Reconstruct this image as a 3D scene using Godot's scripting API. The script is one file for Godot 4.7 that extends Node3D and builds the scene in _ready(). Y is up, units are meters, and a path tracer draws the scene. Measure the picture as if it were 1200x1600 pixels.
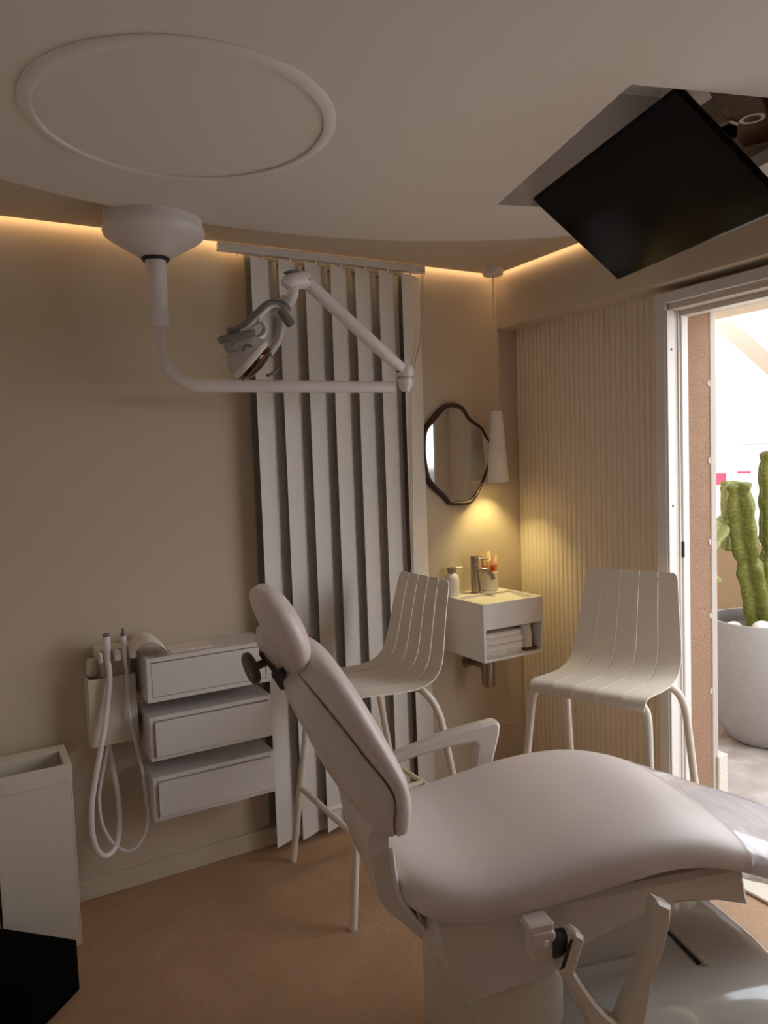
extends Node3D
# A dental treatment room: x runs along the back wall to the right, z out of the back wall, y up, metres.

const CEIL := 2.42      # underside of the outer ceiling strip
const DISC := 2.39      # underside of the round lower ceiling
const HEAD := Vector3(0.9613, 0.0, 0.2756)    # long axis of the dental chair, towards its foot
const SIDE := Vector3(0.2756, 0.0, -0.9613)   # across the chair, away from the photographer
const DOOR_END := 2.6   # far end of the door opening along the right wall
var used := {}
var M := {}

# ---------------------------------------------------------------- mesh builder
class MB:
	var st := SurfaceTool.new()
	var group := 0
	func _init() -> void:
		st.begin(Mesh.PRIMITIVE_TRIANGLES)
	func emit(t: PackedVector3Array, g: PackedInt32Array, closed := true) -> void:
		var vol := 0.0
		if closed and t.size() > 0:
			var o := t[0]
			for i in range(0, t.size(), 3):
				vol += (t[i] - o).dot((t[i + 1] - o).cross(t[i + 2] - o))
		var flip := vol > 0.0
		for i in range(0, t.size(), 3):
			st.set_smooth_group(g[i / 3])
			st.add_vertex(t[i])
			st.add_vertex(t[i + 2] if flip else t[i + 1])
			st.add_vertex(t[i + 1] if flip else t[i + 2])
	func loft(rings: Array, caps := true, crease := 40.0, ring_closed := true, closed := true) -> MB:
		var t := PackedVector3Array()
		var g := PackedInt32Array()
		group += 1
		var n: int = rings[0].size()
		var lim := cos(deg_to_rad(crease))
		for k in range(rings.size() - 1):
			var A: PackedVector3Array = rings[k]
			var B: PackedVector3Array = rings[k + 1]
			if k > 0:
				var sharp := 0
				for j in [0, n / 3, 2 * n / 3]:
					var Z: PackedVector3Array = rings[k - 1]
					var u := A[j] - Z[j]
					var v := B[j] - A[j]
					if u.length() > 1e-6 and v.length() > 1e-6 and u.normalized().dot(v.normalized()) < lim:
						sharp += 1
				if sharp >= 2:
					group += 1
			for j in range(n if ring_closed else n - 1):
				var j2 := (j + 1) % n
				t.append_array([A[j], A[j2], B[j2], A[j], B[j2], B[j]])
				g.append_array([group, group])
		if caps:
			for e in [0, rings.size() - 1]:
				var Rr: PackedVector3Array = rings[e]
				var c := Vector3.ZERO
				for p in Rr:
					c += p
				c /= n
				group += 1
				for j in range(n):
					var j2 := (j + 1) % n
					if e == 0:
						t.append_array([c, Rr[j2], Rr[j]])
					else:
						t.append_array([c, Rr[j], Rr[j2]])
					g.append(group)
		emit(t, g, closed)
		return self
	func tube(path: Array, r, n := 12, caps := true, flat := 1.0) -> MB:
		var rings := []
		var up := Vector3.UP
		var d0: Vector3 = (path[1] - path[0]).normalized()
		if absf(d0.dot(up)) > 0.95:
			up = Vector3.RIGHT
		var nx := d0.cross(up).normalized()
		for i in range(path.size()):
			var a: Vector3 = path[maxi(i - 1, 0)]
			var b: Vector3 = path[mini(i + 1, path.size() - 1)]
			var d := (b - a).normalized()
			nx = (nx - d * nx.dot(d)).normalized()
			var ny := d.cross(nx)
			var rad: float = r[i] if r is Array else r
			var ring := PackedVector3Array()
			for j in range(n):
				var w := TAU * j / n
				ring.append(path[i] + (nx * cos(w) + ny * sin(w) * flat) * rad)
			rings.append(ring)
		return loft(rings, caps, 60.0)
	func lathe(profile: Array, n := 32, at := Transform3D.IDENTITY, crease := 35.0, solid := true) -> MB:
		var rings := []
		for p in profile:
			var ring := PackedVector3Array()
			for j in range(n):
				var w := TAU * j / n
				ring.append(at * Vector3(maxf(p.x, 0.0002) * cos(w), p.y, maxf(p.x, 0.0002) * sin(w)))
			rings.append(ring)
		return loft(rings, solid, crease)
	func face(pts: Array, outward: Vector3) -> void:
		var nrm: Vector3 = (pts[1] - pts[0]).cross(pts[2] - pts[0])
		if nrm.dot(outward) > 0.0:
			pts.reverse()
		st.set_smooth_group(-1)
		for i in range(1, pts.size() - 1):
			st.add_vertex(pts[0])
			st.add_vertex(pts[i])
			st.add_vertex(pts[i + 1])
	func box(mn: Vector3, mx: Vector3, b := 0.002, xf := Transform3D.IDENTITY) -> MB:
		var c := (mn + mx) / 2.0
		var h := (mx - mn).abs() / 2.0
		b = minf(b, minf(h.x, minf(h.y, h.z)) * 0.9)
		var P := func(s: Vector3, ax: int) -> Vector3:   # corner s pulled in on the two axes other than ax
			var v := Vector3(s.x * h.x, s.y * h.y, s.z * h.z)
			for k in 3:
				if k != ax:
					v[k] -= s[k] * b
			return xf * (c + v)
		for ax in 3:
			var u := (ax + 1) % 3
			var w := (ax + 2) % 3
			for sg in [-1.0, 1.0]:
				var q := []
				for e in [[-1.0, -1.0], [1.0, -1.0], [1.0, 1.0], [-1.0, 1.0]]:
					var s := Vector3.ZERO
					s[ax] = sg
					s[u] = e[0]
					s[w] = e[1]
					q.append(P.call(s, ax))
				var out := Vector3.ZERO
				out[ax] = sg
				face(q, xf.basis * out)
			for e in [[-1.0, -1.0], [1.0, -1.0], [1.0, 1.0], [-1.0, 1.0]]:
				var s0 := Vector3.ZERO
				s0[u] = e[0]
				s0[w] = e[1]
				var s1 := s0
				s0[ax] = -1.0
				s1[ax] = 1.0
				var out := s0 + s1
				face([P.call(s0, u), P.call(s1, u), P.call(s1, w), P.call(s0, w)], xf.basis * out)
		for sx in [-1.0, 1.0]:
			for sy in [-1.0, 1.0]:
				for sz in [-1.0, 1.0]:
					var s := Vector3(sx, sy, sz)
					face([P.call(s, 0), P.call(s, 1), P.call(s, 2)], xf.basis * s)
		return self
	func prism(poly: Array, z0: float, z1: float, xf := Transform3D.IDENTITY, b := 0.003, crease := 35.0) -> MB:
		var pg := PackedVector2Array(poly)
		if Geometry2D.is_polygon_clockwise(pg):
			pg.reverse()
		var n := pg.size()
		var inn := PackedVector2Array()
		for i in n:
			var d1 := (pg[i] - pg[(i + n - 1) % n]).normalized()
			var d2 := (pg[(i + 1) % n] - pg[i]).normalized()
			var m := Vector2(-d1.y - d2.y, d1.x + d2.x)
			var l := m.length()
			inn.append(pg[i] + m / maxf(l * l / 2.0, 0.3) * b)
		var L := func(q: Vector2, z: float) -> Vector3: return xf * Vector3(q.x, q.y, z)
		var t := PackedVector3Array()
		var g := PackedInt32Array()
		var zs := [z0, z0 + b, z1 - b, z1]
		var ps := [inn, pg, pg, inn]
		var base := group + 1
		for k in ([1] if b <= 0.0 else [0, 1, 2]):
			group += 1
			for i in n:
				var j := (i + 1) % n
				var d1 := (pg[i] - pg[(i + n - 1) % n]).normalized()
				var d2 := (pg[j] - pg[i]).normalized()
				if d1.dot(d2) < cos(deg_to_rad(crease)):
					group += 1
				t.append_array([L.call(ps[k][i], zs[k]), L.call(ps[k][j], zs[k]), L.call(ps[k + 1][j], zs[k + 1]), L.call(ps[k][i], zs[k]), L.call(ps[k + 1][j], zs[k + 1]), L.call(ps[k + 1][i], zs[k + 1])])
				g.append_array([group, group])
		var tri := Geometry2D.triangulate_polygon(inn)
		group += 1
		for i in range(0, tri.size(), 3):
			t.append_array([L.call(inn[tri[i]], z1), L.call(inn[tri[i + 1]], z1), L.call(inn[tri[i + 2]], z1)])
			t.append_array([L.call(inn[tri[i]], z0), L.call(inn[tri[i + 2]], z0), L.call(inn[tri[i + 1]], z0)])
			g.append_array([group, group + 1])
		group += 1
		# orientation of the triangulated caps follows the polygon (counter-clockwise)
		if tri.size() >= 3 and (inn[tri[1]] - inn[tri[0]]).cross(inn[tri[2]] - inn[tri[0]]) < 0.0:
			for q in range((1 if b <= 0.0 else 3) * 2 * n * 3, t.size(), 3):
				var w := t[q + 1]
				t[q + 1] = t[q + 2]
				t[q + 2] = w
		emit(t, g)
		return self
	# a sheet with thickness: stations of [left, right, normal]
	func ribbon(sts: Array, th: float) -> MB:
		var e := [PackedVector3Array(), PackedVector3Array(), PackedVector3Array(), PackedVector3Array()]
		for s in sts:
			e[0].append(s[0])
			e[1].append(s[1])
			e[2].append(s[1] - s[2] * th)
			e[3].append(s[0] - s[2] * th)
		var t := PackedVector3Array()
		var g := PackedInt32Array()
		for k in 4:
			group += 1
			var A: PackedVector3Array = e[k]
			var B: PackedVector3Array = e[(k + 1) % 4]
			for i in range(A.size() - 1):
				t.append_array([A[i], B[i], B[i + 1], A[i], B[i + 1], A[i + 1]])
				g.append_array([group, group])
		group += 1
		var m: int = e[0].size() - 1
		t.append_array([e[0][0], e[2][0], e[1][0], e[0][0], e[3][0], e[2][0]])
		t.append_array([e[0][m], e[1][m], e[2][m], e[0][m], e[2][m], e[3][m]])
		g.append_array([group, group, group, group])
		emit(t, g)
		return self
	func mesh() -> ArrayMesh:
		st.generate_normals()
		st.index()
		return st.commit()

func spline(p: Array, sub := 6) -> Array:
	var out := []
	for i in range(p.size() - 1):
		var a: Vector3 = p[maxi(i - 1, 0)]
		var b: Vector3 = p[i]
		var c: Vector3 = p[i + 1]
		var d: Vector3 = p[mini(i + 2, p.size() - 1)]
		for k in sub:
			var t := float(k) / sub
			out.append(b.cubic_interpolate(c, a, d, t))
	out.append(p[p.size() - 1])
	return out

func spow(v: float, e: float) -> float:
	return signf(v) * pow(absf(v), e)

# ---------------------------------------------------------------- nodes
func numbered(called: String, parent: Node) -> String:
	var key := str(parent.get_instance_id()) + called
	var n: int = used.get(key, 0)
	used[key] = n + 1
	return called if n == 0 else "%s_%03d" % [called, n]

func thing(called: String, label: String, category: String, at := Vector3.ZERO, turn := 0.0, grp := "") -> Node3D:
	var o := Node3D.new()
	o.name = numbered(called, self)
	add_child(o, true)
	o.position = at
	o.rotation.y = turn
	tag(o, label, category, grp)
	return o

func tag(o: Node, label: String, category: String, grp := "") -> void:
	o.set_meta("label", label)
	o.set_meta("category", category)
	if grp:
		o.set_meta("group", grp)

func part(called: String, b, m: Material, parent: Node3D, world := false, label := "") -> MeshInstance3D:
	var o := MeshInstance3D.new()
	o.name = numbered(called, parent)
	o.mesh = b.mesh() if b is MB else b
	o.material_override = m
	o.cast_shadow = GeometryInstance3D.SHADOW_CASTING_SETTING_ON
	parent.add_child(o, true)
	if world:   # the mesh was written in room coordinates
		var x := parent.transform
		var up := parent.get_parent()
		if up != self and up is Node3D:
			x = up.transform * x
		o.transform = x.affine_inverse()
	if label:
		o.set_meta("label", label)
	return o

func struct(called: String, b: MB, m: Material, parent: Node3D = self) -> MeshInstance3D:
	var o := part(called, b, m, parent)
	o.set_meta("kind", "structure")
	return o

func solo(called: String, b: MB, m: Material, label: String, category: String, grp := "") -> MeshInstance3D:
	var o := part(called, b, m, self)
	tag(o, label, category, grp)
	return o

func mat(c: Color, rough := 0.6, metal := 0.0, spec := 0.5) -> StandardMaterial3D:
	var m := StandardMaterial3D.new()
	m.albedo_color = c
	m.roughness = rough
	m.metallic = metal
	m.metallic_specular = spec
	return m

func noise_tex(sd: int, freq: float, size: int, ramp: Array, oct := 4, kind := FastNoiseLite.TYPE_SIMPLEX_SMOOTH) -> NoiseTexture2D:
	var n := FastNoiseLite.new()
	n.seed = sd
	n.noise_type = kind
	n.frequency = freq
	n.fractal_octaves = oct
	var t := NoiseTexture2D.new()
	t.width = size
	t.height = size
	t.seamless = true
	t.noise = n
	var g := Gradient.new()
	g.offsets = PackedFloat32Array(ramp.map(func(r): return r[0]))
	g.colors = PackedColorArray(ramp.map(func(r): return r[1]))
	t.color_ramp = g
	return t

func tri(m: StandardMaterial3D, scale: float, world := true) -> StandardMaterial3D:
	m.uv1_triplanar = true
	m.uv1_world_triplanar = world
	m.uv1_scale = Vector3.ONE * scale
	return m

func materials() -> void:
	var gray := [[0.0, Color(0, 0, 0)], [1.0, Color(1, 1, 1)]]
	M.wall = tri(mat(Color(0.81, 0.745, 0.66), 0.85), 1.4)
	M.wall.heightmap_enabled = true
	M.wall.heightmap_texture = noise_tex(3, 0.05, 512, gray, 4)
	M.wall.heightmap_scale = 0.02
	M.ceiling = mat(Color(0.89, 0.86, 0.83), 0.8)
	M.strip = mat(Color(0.82, 0.75, 0.67), 0.8)
	M.fluted = mat(Color(0.925, 0.855, 0.77), 0.6)
	M.white = mat(Color(0.91, 0.885, 0.87), 0.45)
	M.lacquer = mat(Color(0.85, 0.82, 0.80), 0.45)
	M.gloss = mat(Color(0.81, 0.795, 0.775), 0.12)
	M.gloss.clearcoat_enabled = true
	M.gloss.clearcoat = 0.6
	M.gloss.clearcoat_roughness = 0.05
	M.enamel = mat(Color(0.90, 0.87, 0.86), 0.28)
	M.shade = mat(Color(0.93, 0.91, 0.89), 0.5)
	M.shade.backlight_enabled = true
	M.shade.backlight = Color(0.16, 0.16, 0.16)
	M.slat = mat(Color(0.89, 0.865, 0.845), 0.55)
	M.slat.backlight_enabled = true
	M.slat.backlight = Color(0.10, 0.10, 0.10)
	M.cream = mat(Color(0.86, 0.81, 0.75), 0.5)
	M.beige = mat(Color(0.84, 0.78, 0.71), 0.55)
	M.stool = mat(Color(0.90, 0.855, 0.80), 0.5)
	M.skin = mat(Color(0.865, 0.81, 0.79), 0.42)
	M.shell = mat(Color(0.86, 0.815, 0.78), 0.25)
	M.bone = mat(Color(0.83, 0.785, 0.73), 0.3)
	M.grey = mat(Color(0.47, 0.455, 0.455), 0.5)
	M.pale_grey = mat(Color(0.76, 0.74, 0.735), 0.35)
	M.dark = mat(Color(0.16, 0.14, 0.13), 0.45)
	M.black = mat(Color(0.03, 0.027, 0.026), 0.95, 0.0, 0.2)
	M.screen = mat(Color(0.045, 0.033, 0.028), 0.16, 0.0, 0.2)
	M.steel = mat(Color(0.62, 0.57, 0.53), 0.3, 1.0)
	M.gunmetal = mat(Color(0.34, 0.31, 0.30), 0.35, 0.7)
	M.mirror = mat(Color(0.88, 0.88, 0.87), 0.02, 1.0)
	M.wood = tri(mat(Color(1, 1, 1), 0.4), 6.0)
	M.wood.albedo_texture = noise_tex(11, 0.02, 256, [[0.0, Color(0.15, 0.055, 0.035)], [1.0, Color(0.26, 0.11, 0.075)]], 3)
	M.floor = tri(mat(Color(1, 1, 1), 0.55), 0.55)
	M.floor.albedo_texture = noise_tex(7, 0.006, 1024, [[0.0, Color(0.705, 0.555, 0.435)], [0.45, Color(0.725, 0.58, 0.455)], [0.6, Color(0.735, 0.59, 0.465)], [1.0, Color(0.765, 0.625, 0.505)]], 6)
	M.floor.detail_enabled = true
	M.floor.detail_uv_layer = BaseMaterial3D.DETAIL_UV_1
	M.floor.detail_albedo = noise_tex(21, 0.16, 512, [[0.0, Color(0.92, 0.91, 0.90)], [1.0, Color(1, 1, 1)]], 3)
	M.floor.detail_blend_mode = BaseMaterial3D.BLEND_MODE_MUL
	M.terrace = tri(mat(Color(1, 1, 1), 0.6), 0.6)
	M.terrace.albedo_texture = noise_tex(9, 0.008, 1024, [[0.0, Color(0.68, 0.63, 0.605)], [0.5, Color(0.755, 0.715, 0.695)], [0.75, Color(0.81, 0.775, 0.755)], [1.0, Color(0.88, 0.86, 0.845)]], 6)
	M.stucco = tri(mat(Color(1, 1, 1), 0.95), 4.0)
	M.stucco.albedo_texture = noise_tex(13, 0.09, 512, [[0.0, Color(0.60, 0.45, 0.35)], [0.5, Color(0.665, 0.52, 0.42)], [1.0, Color(0.73, 0.59, 0.50)]], 4)
	M.stucco.heightmap_enabled = true
	M.stucco.heightmap_texture = noise_tex(13, 0.09, 512, gray, 4)
	M.stucco.heightmap_scale = 0.5
	M.render_cream = tri(mat(Color(0.87, 0.82, 0.77), 0.9), 3.0)
	M.render_cream.heightmap_enabled = true
	M.render_cream.heightmap_texture = noise_tex(17, 0.06, 256, gray, 3)
	M.render_cream.heightmap_scale = 0.2
	M.corner_band = mat(Color(0.74, 0.69, 0.645), 0.9)
	M.parapet = mat(Color(0.80, 0.71, 0.60), 0.9)
	M.pink = mat(Color(0.93, 0.78, 0.74), 0.8)
	M.facade = mat(Color(0.93, 0.93, 0.92), 0.9)
	M.window = mat(Color(0.45, 0.52, 0.52), 0.2)
	M.sign_red = mat(Color(0.62, 0.16, 0.24), 0.7)
	M.cactus = tri(mat(Color(1, 1, 1), 0.55), 5.0, false)
	M.cactus.albedo_texture = noise_tex(31, 0.03, 256, [[0.0, Color(0.30, 0.32, 0.09)], [0.55, Color(0.42, 0.435, 0.15)], [1.0, Color(0.56, 0.57, 0.27)]], 3)
	M.spine = mat(Color(0.40, 0.30, 0.18), 0.8)
	M.pale_cactus = tri(mat(Color(1, 1, 1), 0.6), 5.0, false)
	M.pale_cactus.albedo_texture = noise_tex(33, 0.03, 256, [[0.0, Color(0.50, 0.52, 0.27)], [1.0, Color(0.76, 0.77, 0.56)]], 3)
	M.pot = tri(mat(Color(1, 1, 1), 0.85), 3.0, false)
	M.pot.albedo_texture = noise_tex(41, 0.03, 256, [[0.0, Color(0.64, 0.62, 0.61)], [1.0, Color(0.685, 0.665, 0.655)]], 3)
	M.stone = mat(Color(0.93, 0.92, 0.90), 0.7)
	M.paper = mat(Color(0.92, 0.88, 0.85), 0.9)
	M.paper.backlight_enabled = true
	M.paper.backlight = Color(0.2, 0.2, 0.2)
	M.film = mat(Color(0.93, 0.92, 0.97, 0.30), 0.14)
	M.film.transparency = BaseMaterial3D.TRANSPARENCY_ALPHA
	M.clear_cap = mat(Color(0.95, 0.95, 0.95, 0.25), 0.1)
	M.clear_cap.transparency = BaseMaterial3D.TRANSPARENCY_ALPHA
	M.haze_plastic = mat(Color(0.62, 0.58, 0.57, 0.45), 0.4)
	M.haze_plastic.transparency = BaseMaterial3D.TRANSPARENCY_ALPHA
	M.shutter = mat(Color(0.50, 0.50, 0.49), 0.5)
	M.shutter_panel = mat(Color(0.80, 0.80, 0.79), 0.6)
	M.joist = tri(mat(Color(1, 1, 1), 0.8), 4.0)
	M.joist.albedo_texture = noise_tex(51, 0.03, 256, [[0.0, Color(0.30, 0.21, 0.16)], [1.0, Color(0.42, 0.31, 0.25)]], 3)
	M.led = mat(Color(1.0, 0.85, 0.6), 0.6)
	M.led.emission_enabled = true
	M.led.emission = Color(1.0, 0.84, 0.64)
	M.led.emission_energy_multiplier = 1.0
	M.bulb = mat(Color(1, 0.9, 0.6), 0.4)
	M.bulb.emission_enabled = true
	M.bulb.emission = Color(1.0, 0.83, 0.45)
	M.bulb.emission_energy_multiplier = 1.5

# ---------------------------------------------------------------- the place
func _ready() -> void:
	# camera
	var cam := Camera3D.new()
	cam.name = "camera"
	cam.fov = rad_to_deg(2.0 * atan(800.0 / 1161.78))
	cam.near = 0.05
	cam.far = 200.0
	add_child(cam)
	cam.basis = Basis(Vector3.UP, -0.5184) * Basis(Vector3.RIGHT, -0.0637) * Basis(Vector3.BACK, -0.0359)
	cam.position = Vector3(-2.2826, 1.55, 2.8474)
	cam.current = true
	# sky, exposure
	var env := Environment.new()
	env.background_mode = Environment.BG_SKY
	var sky := Sky.new()
	var sm := ProceduralSkyMaterial.new()
	sm.sky_top_color = Color(0.895, 0.935, 0.965)
	sm.sky_horizon_color = Color(1.0, 0.99, 0.985)
	sm.sky_curve = 0.2
	sm.ground_bottom_color = Color(0.80, 0.78, 0.76)
	sm.ground_horizon_color = Color(0.92, 0.91, 0.90)
	sm.sky_energy_multiplier = 1.88
	sm.ground_energy_multiplier = 0.69
	sm.sun_angle_max = 1.0
	sky.sky_material = sm
	env.sky = sky
	env.tonemap_mode = Environment.TONE_MAPPER_LINEAR
	env.tonemap_exposure = 1.28
	env.sdfgi_enabled = true
	env.ssao_enabled = true
	env.ssil_enabled = true
	var we := WorldEnvironment.new()
	we.name = "sky"
	we.environment = env
	add_child(we)
	# cove light: thin strips behind the edge of the ceiling
	area_light("cove_light", Vector3(-1.42, 2.434, 0.018), Vector2(2.76, 0.026), 0.072, Color(1.0, 0.85, 0.64))
	area_light("cove_light_right", Vector3(-0.018, 2.434, 2.3), Vector2(0.026, 4.5), 0.15, Color(1.0, 0.85, 0.64))
	materials()
	room()
	outside()
	blind()
	ceiling_fittings()
	dental_chair()
	operating_lamp()
	stools()
	basin_corner()
	drawers_and_holder()
	bins()
	terrace_plants()

func area_light(called: String, at: Vector3, size: Vector2, energy: float, c: Color) -> void:
	var l := AreaLight3D.new()
	l.name = called
	l.area_size = size
	l.light_energy = energy
	l.light_color = c
	l.light_size = 0.02
	l.shadow_enabled = true
	l.set("area_range", 8.0)
	l.set("area_attenuation", 2.0)
	add_child(l)
	l.position = at
	l.rotation.x = -PI / 2.0

func B(a: Vector3, b: Vector3, bev := 0.0015) -> MB:
	return MB.new().box(a, b, bev)

func disc_edge(n: int) -> Array:
	# outline (x, z) of the round lower ceiling, clipped by the walls
	var c := Vector2(-1.38, 2.21)
	var r := 1.90
	var out := []
	var a0 := -PI + asin(minf(1.0, 0.0)) 
	for i in n + 1:
		var a := lerpf(-PI * 0.985, -0.24, float(i) / n)
		var q := c + Vector2(cos(a), sin(a)) * r
		out.append(Vector2(minf(q.x, -0.036), q.y))
	return out

func room() -> void:
	var fl := MB.new().box(Vector3(-3.6, -0.2, -0.2), Vector3(0.31, 0.0, 5.0), 0.0)
	struct("floor", fl, M.floor)
	struct("wall_back", B(Vector3(-3.6, 0, -0.2), Vector3(0.31, 3.0, 0.0), 0.0), M.wall)
	struct("wall_left", B(Vector3(-3.0, 0, 0.0), Vector3(-2.8, 3.0, 5.0), 0.0), M.ceiling)
	struct("wall_front", B(Vector3(-3.6, 0, 4.8), Vector3(0.31, 3.0, 5.0), 0.0), M.ceiling)
	# right wall: a ribbed panel, the door opening, and the wall beyond it
	var wr := MB.new()
	wr.box(Vector3(0.113, 0, 0.0), Vector3(0.30, 2.3, 0.93), 0.0)
	wr.box(Vector3(0.113, 0, DOOR_END), Vector3(0.30, 2.3, 5.0), 0.0)
	wr.box(Vector3(0.113, 2.13, 0.93), Vector3(0.30, 2.3, DOOR_END), 0.0)
	var wall_r := struct("wall_right", wr, M.fluted)
	var rib := MB.new()
	var prof := []
	for i in 9:
		var w := PI * i / 8.0
		prof.append(Vector2(-0.0147 * cos(w), 0.006 * sin(w)))
	var rings := []
	for y in [0.0, 2.173]:
		var ring := PackedVector3Array()
		for q in prof:
			ring.append(Vector3(-q.y, y, q.x))
		rings.append(ring)
	rib.loft(rings, true, 40.0)
	var rm := rib.mesh()
	for i in 30:
		var o := part("rib", rm, M.fluted, wall_r)
		o.position = Vector3(0.1135, 0.0, 0.015 + 0.030 * i)
	# the boxed beam over the right wall, with a rounded lower edge
	var bp := [Vector2(0.30, 2.173), Vector2(0.30, 3.0), Vector2(0.0, 3.0), Vector2(0.0, 2.185), Vector2(0.003, 2.177), Vector2(0.012, 2.173)]
	var bm := MB.new().prism(bp, 0.0, 5.0, Transform3D.IDENTITY, 0.0)
	struct("trim_1", bm, M.wall)
	struct("baseboard_back", B(Vector3(-2.8, 0, 0), Vector3(0.113, 0.075, 0.012), 0.003), M.wall)
	# outer ceiling strip with slots for the cove light, and the roof slab above
	struct("ceiling", B(Vector3(-2.8, CEIL, 0.036), Vector3(-0.036, CEIL + 0.025, 0.80), 0.001), M.strip)
	struct("trim_10", B(Vector3(-2.8, 2.447, 0.0), Vector3(-0.0, 2.465, 0.06), 0.0), M.ceiling)
	struct("trim_11", B(Vector3(-0.06, 2.447, 0.06), Vector3(0.0, 2.465, 4.8), 0.0), M.ceiling)
	var slab := MB.new()
	slab.box(Vector3(-3.6, 3.0, -0.2), Vector3(0.31, 3.2, 5.0), 0.0)
	struct("trim_2", slab, M.ceiling)
	# lower ceiling with the curved edge and the hatch
	var c1 := Vector2(-0.902, 1.627)
	var a2 := Vector2(HEAD.x, HEAD.z)
	var t2 := Vector2(SIDE.x, SIDE.z)
	var q := [c1, c1 + t2 * 0.785, c1 + t2 * 0.785 + a2 * 0.66, c1 + a2 * 0.66]
	var edge := disc_edge(64)
	var outline := edge.duplicate()
	outline.append(Vector2(-0.036, 4.8))
	outline.append(Vector2(-2.8, 4.8))
	outline.append(Vector2(-2.8, edge[0].y))
	var pieces := cut_hole(PackedVector2Array(outline), PackedVector2Array(q))
	var dm := MB.new()
	var flat := Transform3D(Basis(Vector3.RIGHT, Vector3(0, 0, 1), Vector3(0, -1, 0)), Vector3(0, DISC, 0))
	for pc in pieces:
		dm.prism(Array(pc), -0.04, 0.0, flat, 0.0, 20.0)
	struct("ceiling_001", dm, M.ceiling)
	# light strips in the slots
	struct("trim_3", B(Vector3(-2.8, 2.437, 0.004), Vector3(-0.03, 2.446, 0.033), 0.0), M.led)
	struct("trim_4", B(Vector3(-0.033, 2.437, 0.004), Vector3(-0.004, 2.446, 4.7), 0.0), M.led)
	# hatch: shaft walls, its deck, a joist
	var hx := Transform3D(Basis(Vector3(a2.x, 0, a2.y), Vector3.UP, Vector3(t2.x, 0, t2.y)), Vector3(c1.x, 0, c1.y))
	var sh := MB.new()
	sh.box(Vector3(-0.015, DISC + 0.001, -0.015), Vector3(0.0, 2.79, 0.80), 0.0, hx)
	sh.box(Vector3(0.0, DISC + 0.001, 0.785), Vector3(0.66, 2.79, 0.80), 0.0, hx)
	sh.box(Vector3(-0.3, 2.78, -0.3), Vector3(1.0, 2.80, 1.1), 0.0, hx)
	struct("trim_5", sh, M.white)
	var jx := Transform3D(Basis(Vector3(0.913, 0, -0.408), Vector3.UP, Vector3(0.408, 0, 0.913)), Vector3(-0.262, 2.50, 1.480))
	var jo := MB.new().box(Vector3(-0.24, 0.0, -0.052), Vector3(0.22, 0.09, 0.052), 0.003, jx)
	var jn := solo("ceiling_joist", jo, M.joist, "brown timber joist with a pale ring seen inside the open ceiling hatch", "joist")
	part("knot_ring", MB.new().lathe([Vector2(0.024, 0.001), Vector2(0.024, -0.004), Vector2(0.034, -0.004), Vector2(0.034, 0.001)], 24, Transform3D(Basis.IDENTITY, jx * Vector3(0.005, 0.0, 0.012)), 35.0, false), M.bone, jn)
	var gad := thing("ceiling_transformer", "small black transformer with a cream cap inside the ceiling hatch", "transformer", Vector3(-0.285, 2.455, 1.437))
	part("body", B(Vector3(-0.018, 0, -0.018), Vector3(0.018, 0.034, 0.018), 0.005), M.black, gad)
	part("cap", B(Vector3(-0.021, 0.034, -0.021), Vector3(0.021, 0.045, 0.021), 0.004), M.cream, gad)
	solo("ceiling_duct", MB.new().tube(spline([Vector3(-0.85, 2.66, 1.56), Vector3(-0.55, 2.64, 1.66), Vector3(-0.36, 2.66, 1.60), Vector3(-0.22, 2.67, 1.20)], 8), 0.055, 16), M.white, "white flexible duct lying above the ceiling hatch", "duct")
	# door frame in the right wall
	var d := thing_struct("door_1", Vector3(0.09, 0, 0.93))
	var cas := MB.new()
	cas.box(Vector3(0.03, 0, 0.90), Vector3(0.125, 2.148, 0.945), 0.002)
	part("casing", cas, M.white, d, true)
	part("head_casing", B(Vector3(0.03, 2.108, 0.945), Vector3(0.125, 2.148, DOOR_END), 0.002), M.white, d, true)
	part("head_track", B(Vector3(0.05, 2.085, 0.948), Vector3(0.10, 2.108, DOOR_END), 0.002), M.cream, d, true)
	part("head_track", B(Vector3(0.105, 2.065, 0.948), Vector3(0.15, 2.108, DOOR_END), 0.002), M.cream, d, true)
	part("jamb_strip", B(Vector3(0.034, 0, 0.940), Vector3(0.074, 2.085, 0.953), 0.002), M.white, d, true)
	part("jamb_groove", B(Vector3(0.073, 0, 0.936), Vector3(0.109, 2.085, 0.9485), 0.001), M.cream, d, true)
	part("jamb_bead", B(Vector3(0.095, 0, 0.940), Vector3(0.102, 2.085, 0.9535), 0.001), M.white, d, true)
	part("jamb_stop", B(Vector3(0.108, 0, 0.930), Vector3(0.147, 2.085, 0.957), 0.003), M.white, d, true)
	part("latch_plate", B(Vector3(0.104, 1.155, 0.950), Vector3(0.112, 1.215, 0.960), 0.001), M.dark, d, true)
	for y in [1.94, 1.355]:
		part("screw_hole", MB.new().lathe([Vector2(0.0, 0.0), Vector2(0.0045, 0.0), Vector2(0.0045, 0.002), Vector2(0.0, 0.002)], 12, Transform3D(Basis(Vector3.RIGHT, PI / 2), Vector3(0.056, y, 0.9525))), M.dark, d, true)
	part("threshold", B(Vector3(0.03, 0.0, 0.95), Vector3(0.32, 0.012, DOOR_END), 0.003), M.cream, d, true)

func thing_struct(called: String, at: Vector3) -> Node3D:
	var o := Node3D.new()
	o.name = called
	o.position = at
	o.set_meta("kind", "structure")
	add_child(o, true)
	return o

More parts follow.
